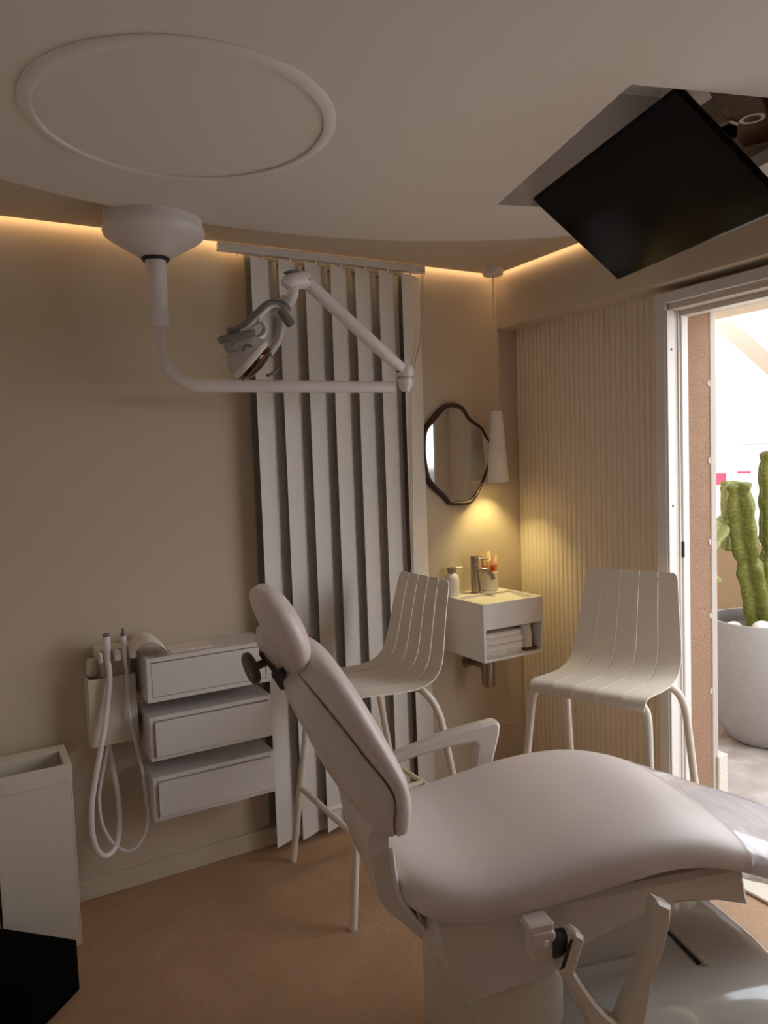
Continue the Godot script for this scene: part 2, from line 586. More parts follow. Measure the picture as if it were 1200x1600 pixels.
# polygon minus a convex quad, as pieces without holes: cut along a line through the quad
func cut_hole(poly: PackedVector2Array, quad: PackedVector2Array) -> Array:
	var mid := (quad[0] + quad[2]) / 2.0
	var left := PackedVector2Array([Vector2(-9, -9), Vector2(mid.x, -9), Vector2(mid.x, 9), Vector2(-9, 9)])
	var right := PackedVector2Array([Vector2(mid.x, -9), Vector2(9, -9), Vector2(9, 9), Vector2(mid.x, 9)])
	var out := []
	for half in [left, right]:
		for pc in Geometry2D.intersect_polygons(poly, half):
			for r in Geometry2D.clip_polygons(pc, quad):
				out.append(r)
	return out

func outside() -> void:
	# the outer face of the wall: orange stucco reveal, cream corner band, facade above
	var rv := MB.new()
	rv.box(Vector3(0.147, 0, 0.5), Vector3(0.281, 2.13, 0.948), 0.0)
	struct("wall_reveal", rv, M.stucco)
	var band := MB.new()
	band.box(Vector3(0.279, 0, 0.3), Vector3(0.315, 2.13, 0.952), 0.003)
	for y in [1.82, 1.52, 1.20, 0.905, 0.60]:
		band.lathe([Vector2(0.0, 0.0), Vector2(0.013, 0.0), Vector2(0.012, 0.002), Vector2(0.0, 0.0025)], 10, Transform3D(Basis(Vector3.RIGHT, PI / 2), Vector3(0.277, y, 0.9485)))
	struct("trim_6", band, M.corner_band)
	struct("trim_7", B(Vector3(0.30, 0.0, 0.30), Vector3(0.36, 0.33, 0.962), 0.004), M.render_cream)
	struct("trim_8", B(Vector3(0.15, 2.095, 0.945), Vector3(0.315, 2.135, 4.3), 0.002), M.render_cream)
	struct("wall_facade", B(Vector3(0.30, 2.13, -6.0), Vector3(0.32, 8.0, 10.0), 0.0), M.render_cream)
	struct("wall_facade_low", B(Vector3(0.30, 0.0, -6.0), Vector3(0.312, 2.13, 0.31), 0.0), M.render_cream)
	struct("wall_facade_end", B(Vector3(0.30, 0.0, DOOR_END), Vector3(0.32, 2.13, 10.0), 0.0), M.render_cream)
	struct("floor_terrace", B(Vector3(0.31, -0.2, -6.0), Vector3(2.06, 0.0, 10.0), 0.0), M.terrace)
	struct("wall_parapet", B(Vector3(1.87, 0.0, -6.0), Vector3(2.02, 0.99, 10.0), 0.004), M.parapet)
	struct("wall_terrace", B(Vector3(0.32, 0.0, -0.80), Vector3(1.87, 2.50, -0.65), 0.0), M.parapet)
	struct("baseboard_terrace", B(Vector3(1.855, 0.0, -6.0), Vector3(1.87, 0.07, 10.0), 0.003), M.render_cream)
	# canopy over the terrace
	struct("ceiling_terrace", B(Vector3(0.32, 2.50, -6.0), Vector3(2.22, 2.62, 1.2), 0.0), M.render_cream)
	struct("trim_9", B(Vector3(2.20, 2.44, -6.0), Vector3(2.28, 2.66, 1.2), 0.003), M.render_cream)
	var bx := Transform3D(Basis(Vector3.RIGHT, deg_to_rad(44.0)), Vector3(2.65, 2.345, -0.51))
	solo("slanted_beam", MB.new().box(Vector3(-0.06, -0.062, -1.4), Vector3(0.06, 0.062, 4.2), 0.004, bx), M.pink, "pale pink slanted beam beyond the terrace against the white sky", "beam")
	# street and the house across it
	struct("ground", B(Vector3(2.02, -4.2, -60.0), Vector3(80.0, -4.0, 60.0), 0.0), M.facade)
	var h := thing("apartment_building", "white sunlit building across the street with a pink sign", "building", Vector3(22, -4.0, -12))
	part("wall", B(Vector3(20.0, -4.0, -30.0), Vector3(30.0, 4.0, 0.0), 0.05), M.facade, h, true)
	part("roof_edge", B(Vector3(19.7, 4.0, -30.3), Vector3(30.3, 4.3, 0.3), 0.05), M.facade, h, true)
	part("sign", B(Vector3(19.92, 0.45, -13.4), Vector3(20.0, 0.85, -13.05), 0.01), M.sign_red, h, true, "pink shop sign")
	part("sign", B(Vector3(19.92, 0.84, -12.6), Vector3(20.0, 0.93, -12.15), 0.01), M.sign_red, h, true, "pink shop sign")
	part("cornice", B(Vector3(19.8, 1.76, -12.8), Vector3(20.0, 1.80, -6.0), 0.01), M.shutter, h, true)
	for i in 6:
		for y in [-2.6, 0.2, 2.2]:
			var w := part("window", B(Vector3(19.94, y, -28.0 + 4.6 * i), Vector3(20.0, y + 1.3, -27.0 + 4.6 * i), 0.02), M.facade, h, true)
			if i > 3:
				part("pane", B(Vector3(19.93, y + 0.1, -27.9 + 4.6 * i), Vector3(19.97, y + 1.2, -27.1 + 4.6 * i), 0.0), M.window, h, true)

# ---------------------------------------------------------------- vertical blind and the window behind it
func blind() -> void:
	var w := thing_struct("window_1", Vector3(-0.89, 0.08, 0.0))
	var fr := MB.new()
	fr.box(Vector3(-1.255, 0.085, 0.0), Vector3(-1.215, 2.40, 0.014), 0.002)
	fr.box(Vector3(-0.565, 0.085, 0.0), Vector3(-0.525, 2.40, 0.014), 0.002)
	fr.box(Vector3(-1.215, 2.36, 0.0), Vector3(-0.565, 2.40, 0.014), 0.002)
	fr.box(Vector3(-1.215, 0.085, 0.0), Vector3(-0.565, 0.125, 0.014), 0.002)
	part("window_frame", fr, M.shutter, w, true)
	part("shutter_panel", B(Vector3(-1.215, 0.125, 0.0), Vector3(-0.565, 2.36, 0.006), 0.0), M.shutter_panel, w, true)
	var b := thing("vertical_blind", "white vertical blind of seven wide slats hanging from a ceiling rail on the back wall", "blind", Vector3(-0.9, 0.0, 0.055))
	part("head_rail", B(Vector3(-1.374, 2.384, 0.030), Vector3(-0.442, 2.414, 0.066), 0.003), M.white, b, true)
	var tilt := deg_to_rad(24.5)
	var hw := 0.070
	for i in 7:
		var x := -1.192 + 0.113 * i
		var sts := []
		for k in 9:
			var u := -hw + 2.0 * hw * k / 8.0
			var bow := 0.004 * (1.0 - pow(u / hw, 2.0))
			var px := x + u * cos(tilt) + bow * sin(tilt)
			var pz := 0.055 - u * sin(tilt) + bow * cos(tilt)
			sts.append([Vector3(px, 0.022, pz), Vector3(px, 2.368, pz), Vector3(sin(tilt), 0, cos(tilt))])
		var s := part("slat", MB.new().ribbon(sts, 0.0012), M.slat, b, true)
		part("hook", B(Vector3(x - 0.004, 2.362, 0.053), Vector3(x + 0.004, 2.39, 0.057), 0.001), M.white, s, true)
	part("hook", B(Vector3(-1.30, 2.370, 0.047), Vector3(-1.296, 2.388, 0.051), 0.001), M.white, b, true)
	for k in 2:
		part("pull_chain", MB.new().tube(spline([Vector3(-0.452 - 0.012 * k, 2.388, 0.070), Vector3(-0.475 - 0.008 * k, 2.12, 0.072), Vector3(-0.545, 1.90, 0.088), Vector3(-0.560 - 0.008 * k, 1.5, 0.088), Vector3(-0.572, 0.97, 0.088)], 5), 0.0018, 6), M.bone, b, true)

# ---------------------------------------------------------------- round ceiling light, screen, pendant lamp
func ceiling_fittings() -> void:
	var c := thing("ceiling_light", "large round flush ceiling light, switched off, with a pale raised rim", "ceiling light", Vector3(-1.757, DISC, 1.028))
	part("rim", MB.new().lathe([Vector2(0.3325, 0.002), Vector2(0.3325, -0.009), Vector2(0.336, -0.011), Vector2(0.357, -0.006), Vector2(0.363, -0.003), Vector2(0.364, 0.002)], 72, Transform3D.IDENTITY, 50.0, false), M.white, c)
	part("diffuser", MB.new().lathe([Vector2(0.0, -0.006), Vector2(0.30, -0.006), Vector2(0.3315, -0.0045), Vector2(0.3315, 0.002), Vector2(0.0, 0.002)], 72), M.ceiling, c)
	# flat screen tilted down out of the hatch
	var k := 1.06
	var o := Vector3(-2.2826, 1.55, 2.8474)
	var Tp := o + k * Vector3(1.415, 0.799, -1.1233)
	var Lp := o + k * Vector3(1.6073, 0.8071, -1.8172)
	var Bp := o + k * Vector3(1.8718, 0.5709, -1.6746)
	var u := (Lp - Tp).normalized()
	var v := (Bp - Lp)
	v = (v - u * v.dot(u)).normalized()
	var nrm := u.cross(v).normalized()
	if nrm.y < 0.0:
		nrm = -nrm
	var W := (Lp - Tp).length()
	var H := (Bp - Lp).length()
	var s := thing("ceiling_screen", "black flat screen tilted down out of the open ceiling hatch", "screen", Tp)
	var sx := Transform3D(Basis(u, v, u.cross(v)), Vector3.ZERO)
	var sg := 1.0 if u.cross(v).dot(nrm) > 0.0 else -1.0
	var zlo := minf(0.0, sg * 0.014)
	part("housing", MB.new().box(Vector3(0, 0, zlo + (0.001 if sg > 0.0 else 0.0)), Vector3(W, H, zlo + 0.014 - (0.001 if sg < 0.0 else 0.0)), 0.004, sx), M.screen, s)
	part("display", MB.new().box(Vector3(0.008, 0.008, -0.0015 * sg if sg > 0.0 else 0.0), Vector3(W - 0.008, H - 0.008, 0.001 if sg > 0.0 else 0.0015), 0.0005, sx), M.screen, s)
	part("hinge_arm", MB.new().box(Vector3(W * 0.42, 0.03, sg * 0.014), Vector3(W * 0.58, 0.18, sg * 0.06), 0.004, sx), M.dark, s)
	# pendant
	var p := thing("pendant_lamp", "white slender cone pendant lamp hanging over the washbasin, lit yellow", "pendant lamp", Vector3(-0.116, 1.45, 0.124))
	part("canopy", MB.new().lathe([Vector2(0.0, CEIL), Vector2(0.047, CEIL), Vector2(0.047, CEIL - 0.026), Vector2(0.042, CEIL - 0.031), Vector2(0.0, CEIL - 0.031)], 32, Transform3D(Basis.IDENTITY, Vector3(-0.116, 0, 0.124))), M.white, p, true)
	part("cord", MB.new().tube([Vector3(-0.116, 2.39, 0.124), Vector3(-0.116, 1.77, 0.124)], 0.0028, 8), M.bone, p, true)
	part("shade", MB.new().lathe([Vector2(0.0, 1.776), Vector2(0.024, 1.776), Vector2(0.026, 1.772), Vector2(0.050, 1.452), Vector2(0.047, 1.450), Vector2(0.024, 1.74), Vector2(0.0, 1.745)], 36, Transform3D(Basis.IDENTITY, Vector3(-0.116, 0, 0.124)), 35.0, false), M.shade, p, true)
	part("bulb", MB.new().lathe([Vector2(0.0, 1.545), Vector2(0.012, 1.54), Vector2(0.019, 1.525), Vector2(0.017, 1.512), Vector2(0.010, 1.503), Vector2(0.0, 1.50)], 20, Transform3D(Basis.IDENTITY, Vector3(-0.116, 0, 0.124))), M.bulb, p, true)
	var l := OmniLight3D.new()
	l.name = "pendant_glow"
	l.light_color = Color(1.0, 0.92, 0.62)
	l.light_energy = 0.21
	l.light_size = 0.016
	l.omni_range = 8.0
	l.omni_attenuation = 2.0
	l.shadow_enabled = true
	add_child(l)
	l.position = Vector3(-0.116, 1.515, 0.124)

# ---------------------------------------------------------------- dental chair
func dental_chair() -> void:
	# local axes: x along the chair to the foot (0.5 added), y up, z towards the photographer
	var d := thing("dental_chair", "large dental treatment chair in pale upholstery, raised and reclined, filling the right foreground", "dental chair", HEAD * -0.5 + SIDE * -1.70, deg_to_rad(-16.0))
	var X := 0.5
	# seat cushion: sections along the chair
	var rows := [[-1.055, 0.10, 0.672, 0.630], [-1.045, 0.165, 0.683, 0.612], [-1.02, 0.215, 0.688, 0.593], [-0.985, 0.247, 0.688, 0.580], [-0.94, 0.268, 0.688, 0.571], [-0.87, 0.279, 0.692, 0.566], [-0.79, 0.284, 0.704, 0.571], [-0.70, 0.287, 0.722, 0.582], [-0.61, 0.288, 0.736, 0.592], [-0.52, 0.287, 0.741, 0.602], [-0.44, 0.284, 0.735, 0.608], [-0.37, 0.281, 0.721, 0.601], [-0.31, 0.278, 0.703, 0.588], [-0.262, 0.275, 0.684, 0.572]]
	var rings := []
	for r in subdivide(rows, 3):
		rings.append(cushion_ring(r[0] + X, r[1], r[2], r[3], 0.014 * smoothstep(-1.05, -0.85, r[0]) * (1.0 - smoothstep(-0.55, -0.35, r[0]))))
	part("seat_cushion", MB.new().loft(rings, true, 70.0), M.skin, d)
	# leg rest in the same upholstery, and the clear film over it
	var legs := [[-0.260, 0.270, 0.682, 0.571], [-0.20, 0.268, 0.655, 0.548], [-0.12, 0.264, 0.620, 0.512], [-0.03, 0.258, 0.582, 0.470], [0.08, 0.250, 0.538, 0.425], [0.20, 0.240, 0.485, 0.375], [0.32, 0.225, 0.428, 0.325], [0.40, 0.20, 0.39, 0.30], [0.43, 0.15, 0.368, 0.30]]
	rings = []
	for r in subdivide(legs, 3):
		rings.append(cushion_ring(r[0] + X, r[1], r[2], r[3], 0.0))
	part("leg_rest", MB.new().loft(rings, true, 70.0), M.skin, d)
	rings = []
	var fn := FastNoiseLite.new()
	fn.seed = 5
	fn.frequency = 11.0
	for r in subdivide(legs, 6):
		if r[0] > 0.40 or r[0] < -0.25:
			continue
		var ring := cushion_ring(r[0] + X, r[1] + 0.005, r[2] + 0.004, r[3] - 0.012, 0.0, 96)
		for j in ring.size():
			var pt := ring[j]
			var dir := Vector3(0, pt.y - (r[2] + r[3]) / 2.0, pt.z).normalized()
			var wave := fn.get_noise_3d(pt.x * 0.8 + pt.z * 0.5, pt.y * 1.2, pt.z * 2.2 - pt.x * 0.6)
			ring[j] = pt + dir * (0.0065 * absf(wave) * 2.0)
		rings.append(ring)
	part("film_cover", MB.new().loft(rings, false, 80.0, true, false), M.film, d, false, "clear plastic film sleeve over the leg rest")
	# shell under the seat
	var sp := []
	for q in [[-0.985, 0.60], [-0.262, 0.60], [-0.235, 0.575], [-0.22, 0.495], [-0.30, 0.520], [-0.42, 0.535], [-0.52, 0.515], [-0.63, 0.484], [-0.687, 0.440], [-0.78, 0.418], [-0.905, 0.402], [-0.93, 0.425], [-0.965, 0.48], [-0.985, 0.54]]:
		sp.append(Vector2(q[0] + X, q[1]))
	part("seat_shell", MB.new().prism(sp, -0.235, 0.245, Transform3D.IDENTITY, 0.012, 30.0), M.shell, d)
	# the rear of the undercarriage and the column
	var under := []
	for r in [[0.50, -0.79, 0.10, 0.20], [0.43, -0.787, 0.112, 0.228], [0.40, -0.786, 0.118, 0.234], [0.20, -0.784, 0.117, 0.233], [0.0, -0.783, 0.116, 0.232]]:
		var ring := PackedVector3Array()
		for j in 48:
			var w := TAU * j / 48
			ring.append(Vector3(r[1] + X + r[2] * spow(cos(w), 0.35), r[0], r[3] * spow(sin(w), 0.35)))
		under.append(ring)
	part("lift_column", MB.new().loft(under, true, 60.0), M.bone, d)
	part("column_cover", MB.new().box(Vector3(-0.66 + X, 0.34, -0.16), Vector3(-0.41 + X, 0.495, 0.155), 0.012), M.gloss, d)
	part("lower_cover", MB.new().box(Vector3(-0.70 + X, 0.24, -0.18), Vector3(-0.43 + X, 0.372, 0.175), 0.012), M.gloss, d)
	# moulded base
	var br := []
	for r in [[0.0, 0.392, 0.340], [0.02, 0.395, 0.345], [0.15, 0.388, 0.338], [0.235, 0.370, 0.325], [0.290, 0.340, 0.300], [0.318, 0.305, 0.27], [0.333, 0.26, 0.23], [0.341, 0.18, 0.16], [0.343, 0.08, 0.07]]:
		var ring := PackedVector3Array()
		for j in 64:
			var w := TAU * j / 64
			ring.append(Vector3(-0.41 + X + r[1] * spow(cos(w), 0.62), r[0], 0.02 + r[2] * spow(sin(w), 0.62)))
		br.append(ring)
	part("base_cover", MB.new().loft(br, true, 60.0), M.gloss, d)
	part("base_rail", MB.new().box(Vector3(-0.315 + X, 0.310, -0.18), Vector3(-0.297 + X, 0.350, 0.20), 0.003), M.bone, d)
	part("base_slot", MB.new().box(Vector3(-0.325 + X, 0.310, -0.17), Vector3(-0.315 + X, 0.345, 0.19), 0.001), M.dark, d)
	# backrest: pad and shell built on one spine
	var spine := [
		[-1.030, 0.757, -1.048, 0.757, -1.068, 0.757, 0.155], [-1.012, 0.772, -1.053, 0.768, -1.090, 0.765, 0.190], [-1.004, 0.820, -1.060, 0.802, -1.110, 0.792, 0.208], [-1.013, 0.879, -1.056, 0.848, -1.133, 0.822, 0.212],
		[-1.035, 0.929, -1.070, 0.884, -1.158, 0.855, 0.206], [-1.070, 1.000, -1.112, 0.940, -1.188, 0.908, 0.192], [-1.105, 1.063, -1.152, 0.998, -1.212, 0.962, 0.175], [-1.143, 1.118, -1.192, 1.052, -1.240, 1.020, 0.150], [-1.178, 1.148, -1.222, 1.094, -1.257, 1.068, 0.118], [-1.205, 1.150, -1.236, 1.112, -1.262, 1.085, 0.080]]
	var pads := []
	var shells := []
	for r in subdivide(spine, 4):
		var F := Vector2(r[0] + X, r[1])
		var C := Vector2(r[2] + X, r[3])
		var K := Vector2(r[4] + X, r[5])
		var ring := PackedVector3Array()
		var ring2 := PackedVector3Array()
		for j in 40:
			var w := TAU * j / 40
			var up := spow(sin(w), 0.55)
			var q := C + (F - C) * (0.30 + 0.70 * up if up > 0.0 else 0.30 + 0.33 * spow(sin(w), 0.8))
			ring.append(Vector3(q.x, q.y, (r[6] + 0.003) * spow(cos(w), 0.45)))
			var q2 := C + (K - C) * up if up > 0.0 else C + (F - C) * -up * 0.10
			ring2.append(Vector3(q2.x, q2.y, (r[6] - 0.001) * spow(cos(w), 0.62 if up > 0.0 else 0.3)))
		pads.append(ring)
		shells.append(ring2)
	part("backrest_pad", MB.new().loft(pads, true, 75.0), M.skin, d)
	var bs := part("backrest_shell", MB.new().loft(shells, true, 75.0), M.shell, d)
	part("screw", MB.new().lathe([Vector2(0, 0), Vector2(0.004, 0), Vector2(0.003, 0.002), Vector2(0, 0.003)], 10, Transform3D(Basis(Vector3.RIGHT, PI / 2), Vector3(-1.105 + X, 0.925, 0.189))), M.white, bs)
	# curved fairing below the backrest and the dark hinge behind it
	var fp := []
	for q in [[-1.098, 0.805], [-1.110, 0.750], [-1.105, 0.712], [-1.091, 0.632], [-1.070, 0.600], [-1.044, 0.574], [-0.996, 0.521], [-0.990, 0.545], [-1.006, 0.568], [-1.026, 0.596], [-1.043, 0.634], [-1.053, 0.680], [-1.057, 0.730], [-1.066, 0.805]]:
		fp.append(Vector2(q[0] + X, q[1]))
	var fr := part("hinge_fairing", MB.new().prism(fp, -0.178, 0.178, Transform3D.IDENTITY, 0.003, 45.0), M.shell, d)
	part("fairing_rim", MB.new().tube(spline([Vector3(-1.058 + X, 0.742, 0.180), Vector3(-1.054 + X, 0.690, 0.181), Vector3(-1.044 + X, 0.636, 0.181), Vector3(-1.022 + X, 0.590, 0.181), Vector3(-0.990 + X, 0.545, 0.180)], 5), 0.006, 10), M.enamel, fr)
	part("hinge_block", MB.new().box(Vector3(-1.035 + X, 0.555, -0.14), Vector3(-0.95 + X, 0.655, 0.14), 0.01), M.grey, d)
	# headrest on its jointed bracket
	var long := Vector2(-0.087, 0.185).normalized()
	var nor := Vector2(long.y, -long.x)
	var hc := Vector2(-1.249 + X, 1.197)
	rings = []
	for i in 19:
		var w0 := lerpf(-1.0, 1.0, i / 18.0)
		var k := sqrt(maxf(0.0, 1.0 - pow(absf(w0), 2.6)))
		var ring := PackedVector3Array()
		for j in 36:
			var w := TAU * j / 36
			var off := nor * (0.042 * spow(sin(w), 0.8) * maxf(k, 0.02) - 0.012 * w0 * w0)
			var q := hc + long * (w0 * 0.104) + off
			ring.append(Vector3(q.x, q.y, 0.135 * maxf(pow(k, 0.6), 0.05) * spow(cos(w), 0.6)))
		rings.append(ring)
	part("headrest", MB.new().loft(rings, true, 75.0), M.skin, d)
	part("headrest_back", MB.new().lathe([Vector2(0.0, 0.0), Vector2(0.055, 0.0), Vector2(0.052, 0.018), Vector2(0.030, 0.032), Vector2(0.0, 0.036)], 24, Transform3D(Basis(Quaternion(Vector3.UP, Vector3(-nor.x, -nor.y, 0.0))), Vector3(hc.x - nor.x * 0.036 + 0.012, hc.y - nor.y * 0.036 - 0.02, 0.03))), M.shell, d)
	var hb := part("headrest_bracket", MB.new().tube([Vector3(-1.300 + X, 1.152, 0.062), Vector3(-1.243 + X, 1.055, 0.055)], 0.0055, 10), M.gunmetal, d)
	part("bracket_rod", MB.new().tube([Vector3(-1.288 + X, 1.158, 0.040), Vector3(-1.231 + X, 1.062, 0.035)], 0.0055, 10), M.gunmetal, hb)
	var rx := Basis(Vector3.BACK, deg_to_rad(30.0))
	part("bracket_link", MB.new().box(Vector3(-0.013, -0.022, -0.016), Vector3(0.013, 0.022, 0.016), 0.005, Transform3D(rx, Vector3(-1.262 + X, 1.090, 0.05))), M.gunmetal, hb)
	part("bracket_link", MB.new().box(Vector3(-0.010, -0.016, -0.016), Vector3(0.010, 0.016, 0.016), 0.004, Transform3D(rx, Vector3(-1.236 + X, 1.058, 0.05))), M.dark, hb)
	part("bracket_link", MB.new().box(Vector3(-0.011, -0.014, -0.016), Vector3(0.011, 0.014, 0.016), 0.004, Transform3D(rx, Vector3(-1.292 + X, 1.145, 0.05))), M.dark, hb)
	part("bracket_pin", MB.new().tube([Vector3(-1.33 + X, 1.12, 0.06), Vector3(-1.285 + X, 1.132, 0.05)], 0.009, 10), M.gunmetal, hb)
	var kax := Basis(Quaternion(Vector3.UP, Vector3(-0.93, -0.25, 0.25).normalized()))
	part("headrest_knob", MB.new().lathe([Vector2(0.0, -0.008), Vector2(0.032, -0.008), Vector2(0.036, -0.004), Vector2(0.036, 0.005), Vector2(0.031, 0.009), Vector2(0.0, 0.010)], 32, Transform3D(kax, Vector3(-1.325 + X, 1.122, 0.06))), M.gunmetal, d)
	# far armrest: pad with a slanting front post
	var ap := []
	for q in [[-0.93, 0.727], [-0.86, 0.745], [-0.792, 0.766], [-0.72, 0.779], [-0.674, 0.785], [-0.618, 0.792], [-0.603, 0.788], [-0.597, 0.778], [-0.600, 0.750], [-0.628, 0.653], [-0.648, 0.61], [-0.70, 0.61], [-0.684, 0.656], [-0.670, 0.728], [-0.676, 0.736], [-0.755, 0.731], [-0.85, 0.717], [-0.925, 0.700]]:
		ap.append(Vector2(q[0] + X, q[1]))
	part("armrest", MB.new().prism(ap, -0.365, -0.322, Transform3D.IDENTITY, 0.008, 40.0), M.shell, d)
	# near armrest swung down on its hinge
	var nz := 0.32
	part("hinge_cap", MB.new().prism(rounded(Vector2(-0.806 + X, 0.522), Vector2(-0.752 + X, 0.592), 0.012), nz - 0.035, nz + 0.005, Transform3D.IDENTITY, 0.005), M.shell, d)
	part("hinge_button", MB.new().lathe([Vector2(0, 0), Vector2(0.007, 0), Vector2(0.006, 0.003), Vector2(0, 0.004)], 16, Transform3D(Basis(Vector3.RIGHT, PI / 2), Vector3(-0.776 + X, 0.566, nz + 0.005))), M.white, d)
	part("hinge_cover", MB.new().box(Vector3(-0.812 + X, 0.588, nz - 0.06), Vector3(-0.754 + X, 0.606, nz + 0.002), 0.004), M.shell, d)
	part("hinge_pivot", MB.new().lathe([Vector2(0, -0.02), Vector2(0.024, -0.02), Vector2(0.026, -0.016), Vector2(0.026, 0.016), Vector2(0.024, 0.02), Vector2(0, 0.02)], 24, Transform3D(Basis(Vector3.FORWARD, PI / 2), Vector3(-0.742 + X, 0.550, nz - 0.012))), M.dark, d)
	var ab := [[-0.526, 0.619], [-0.492, 0.599], [-0.496, 0.557], [-0.512, 0.504], [-0.536, 0.451], [-0.555, 0.370], [-0.575, 0.300], [-0.600, 0.270], [-0.630, 0.280], [-0.678, 0.355], [-0.702, 0.405], [-0.723, 0.455], [-0.752, 0.508], [-0.748, 0.522], [-0.722, 0.583], [-0.714, 0.586], [-0.696, 0.572], [-0.695, 0.562], [-0.717, 0.500], [-0.701, 0.471], [-0.672, 0.424], [-0.643, 0.389], [-0.620, 0.372], [-0.605, 0.402], [-0.582, 0.447], [-0.558, 0.498], [-0.542, 0.552], [-0.534, 0.609]]
	ap = []
	for q in ab:
		ap.append(Vector2(q[0] + X, q[1]))
	var na := part("armrest_swung_down", MB.new().prism(ap, nz - 0.02, nz + 0.02, Transform3D.IDENTITY, 0.007, 40.0), M.bone, d)
	part("hinge_plate", MB.new().prism([Vector2(-0.754 + X, 0.515), Vector2(-0.732 + X, 0.572), Vector2(-0.722 + X, 0.577), Vector2(-0.744 + X, 0.518)], nz + 0.0195, nz + 0.0215, Transform3D.IDENTITY, 0.0005), M.dark, na)

func rounded(a: Vector2, b: Vector2, r: float) -> Array:
	var out := []
	var cs := [Vector2(b.x - r, b.y - r), Vector2(a.x + r, b.y - r), Vector2(a.x + r, a.y + r), Vector2(b.x - r, a.y + r)]
	for k in 4:
		for i in 5:
			var w := PI / 2 * k + PI / 2 * i / 4.0
			out.append(cs[k] + Vector2(cos(w), sin(w)) * r)
	return out

func subdivide(rows: Array, n: int) -> Array:
	var out := []
	for i in range(rows.size() - 1):
		var a: Array = rows[maxi(i - 1, 0)]
		var b: Array = rows[i]
		var c: Array = rows[i + 1]
		var e: Array = rows[mini(i + 2, rows.size() - 1)]
		for k in n:
			var r := []
			for j in b.size():
				r.append(cubic_interpolate(b[j], c[j], a[j], e[j], float(k) / n))
			out.append(r)
	out.append(rows[rows.size() - 1])
	return out

func cushion_ring(x: float, w: float, top: float, bottom: float, dish: float, n := 56) -> PackedVector3Array:
	var ring := PackedVector3Array()
	var mid := lerpf(bottom, top, 0.45)
	for j in n:
		var a := TAU * j / n
		var s := spow(sin(a), 0.72)
		var z := w * spow(cos(a), 0.52)
		var y := mid + (top - mid) * s if s > 0.0 else mid + (mid - bottom) * s
		if s > 0.0:
			y -= dish * (1.0 - pow(absf(z) / w, 2.0))
		ring.append(Vector3(x, y, z))
	return ring

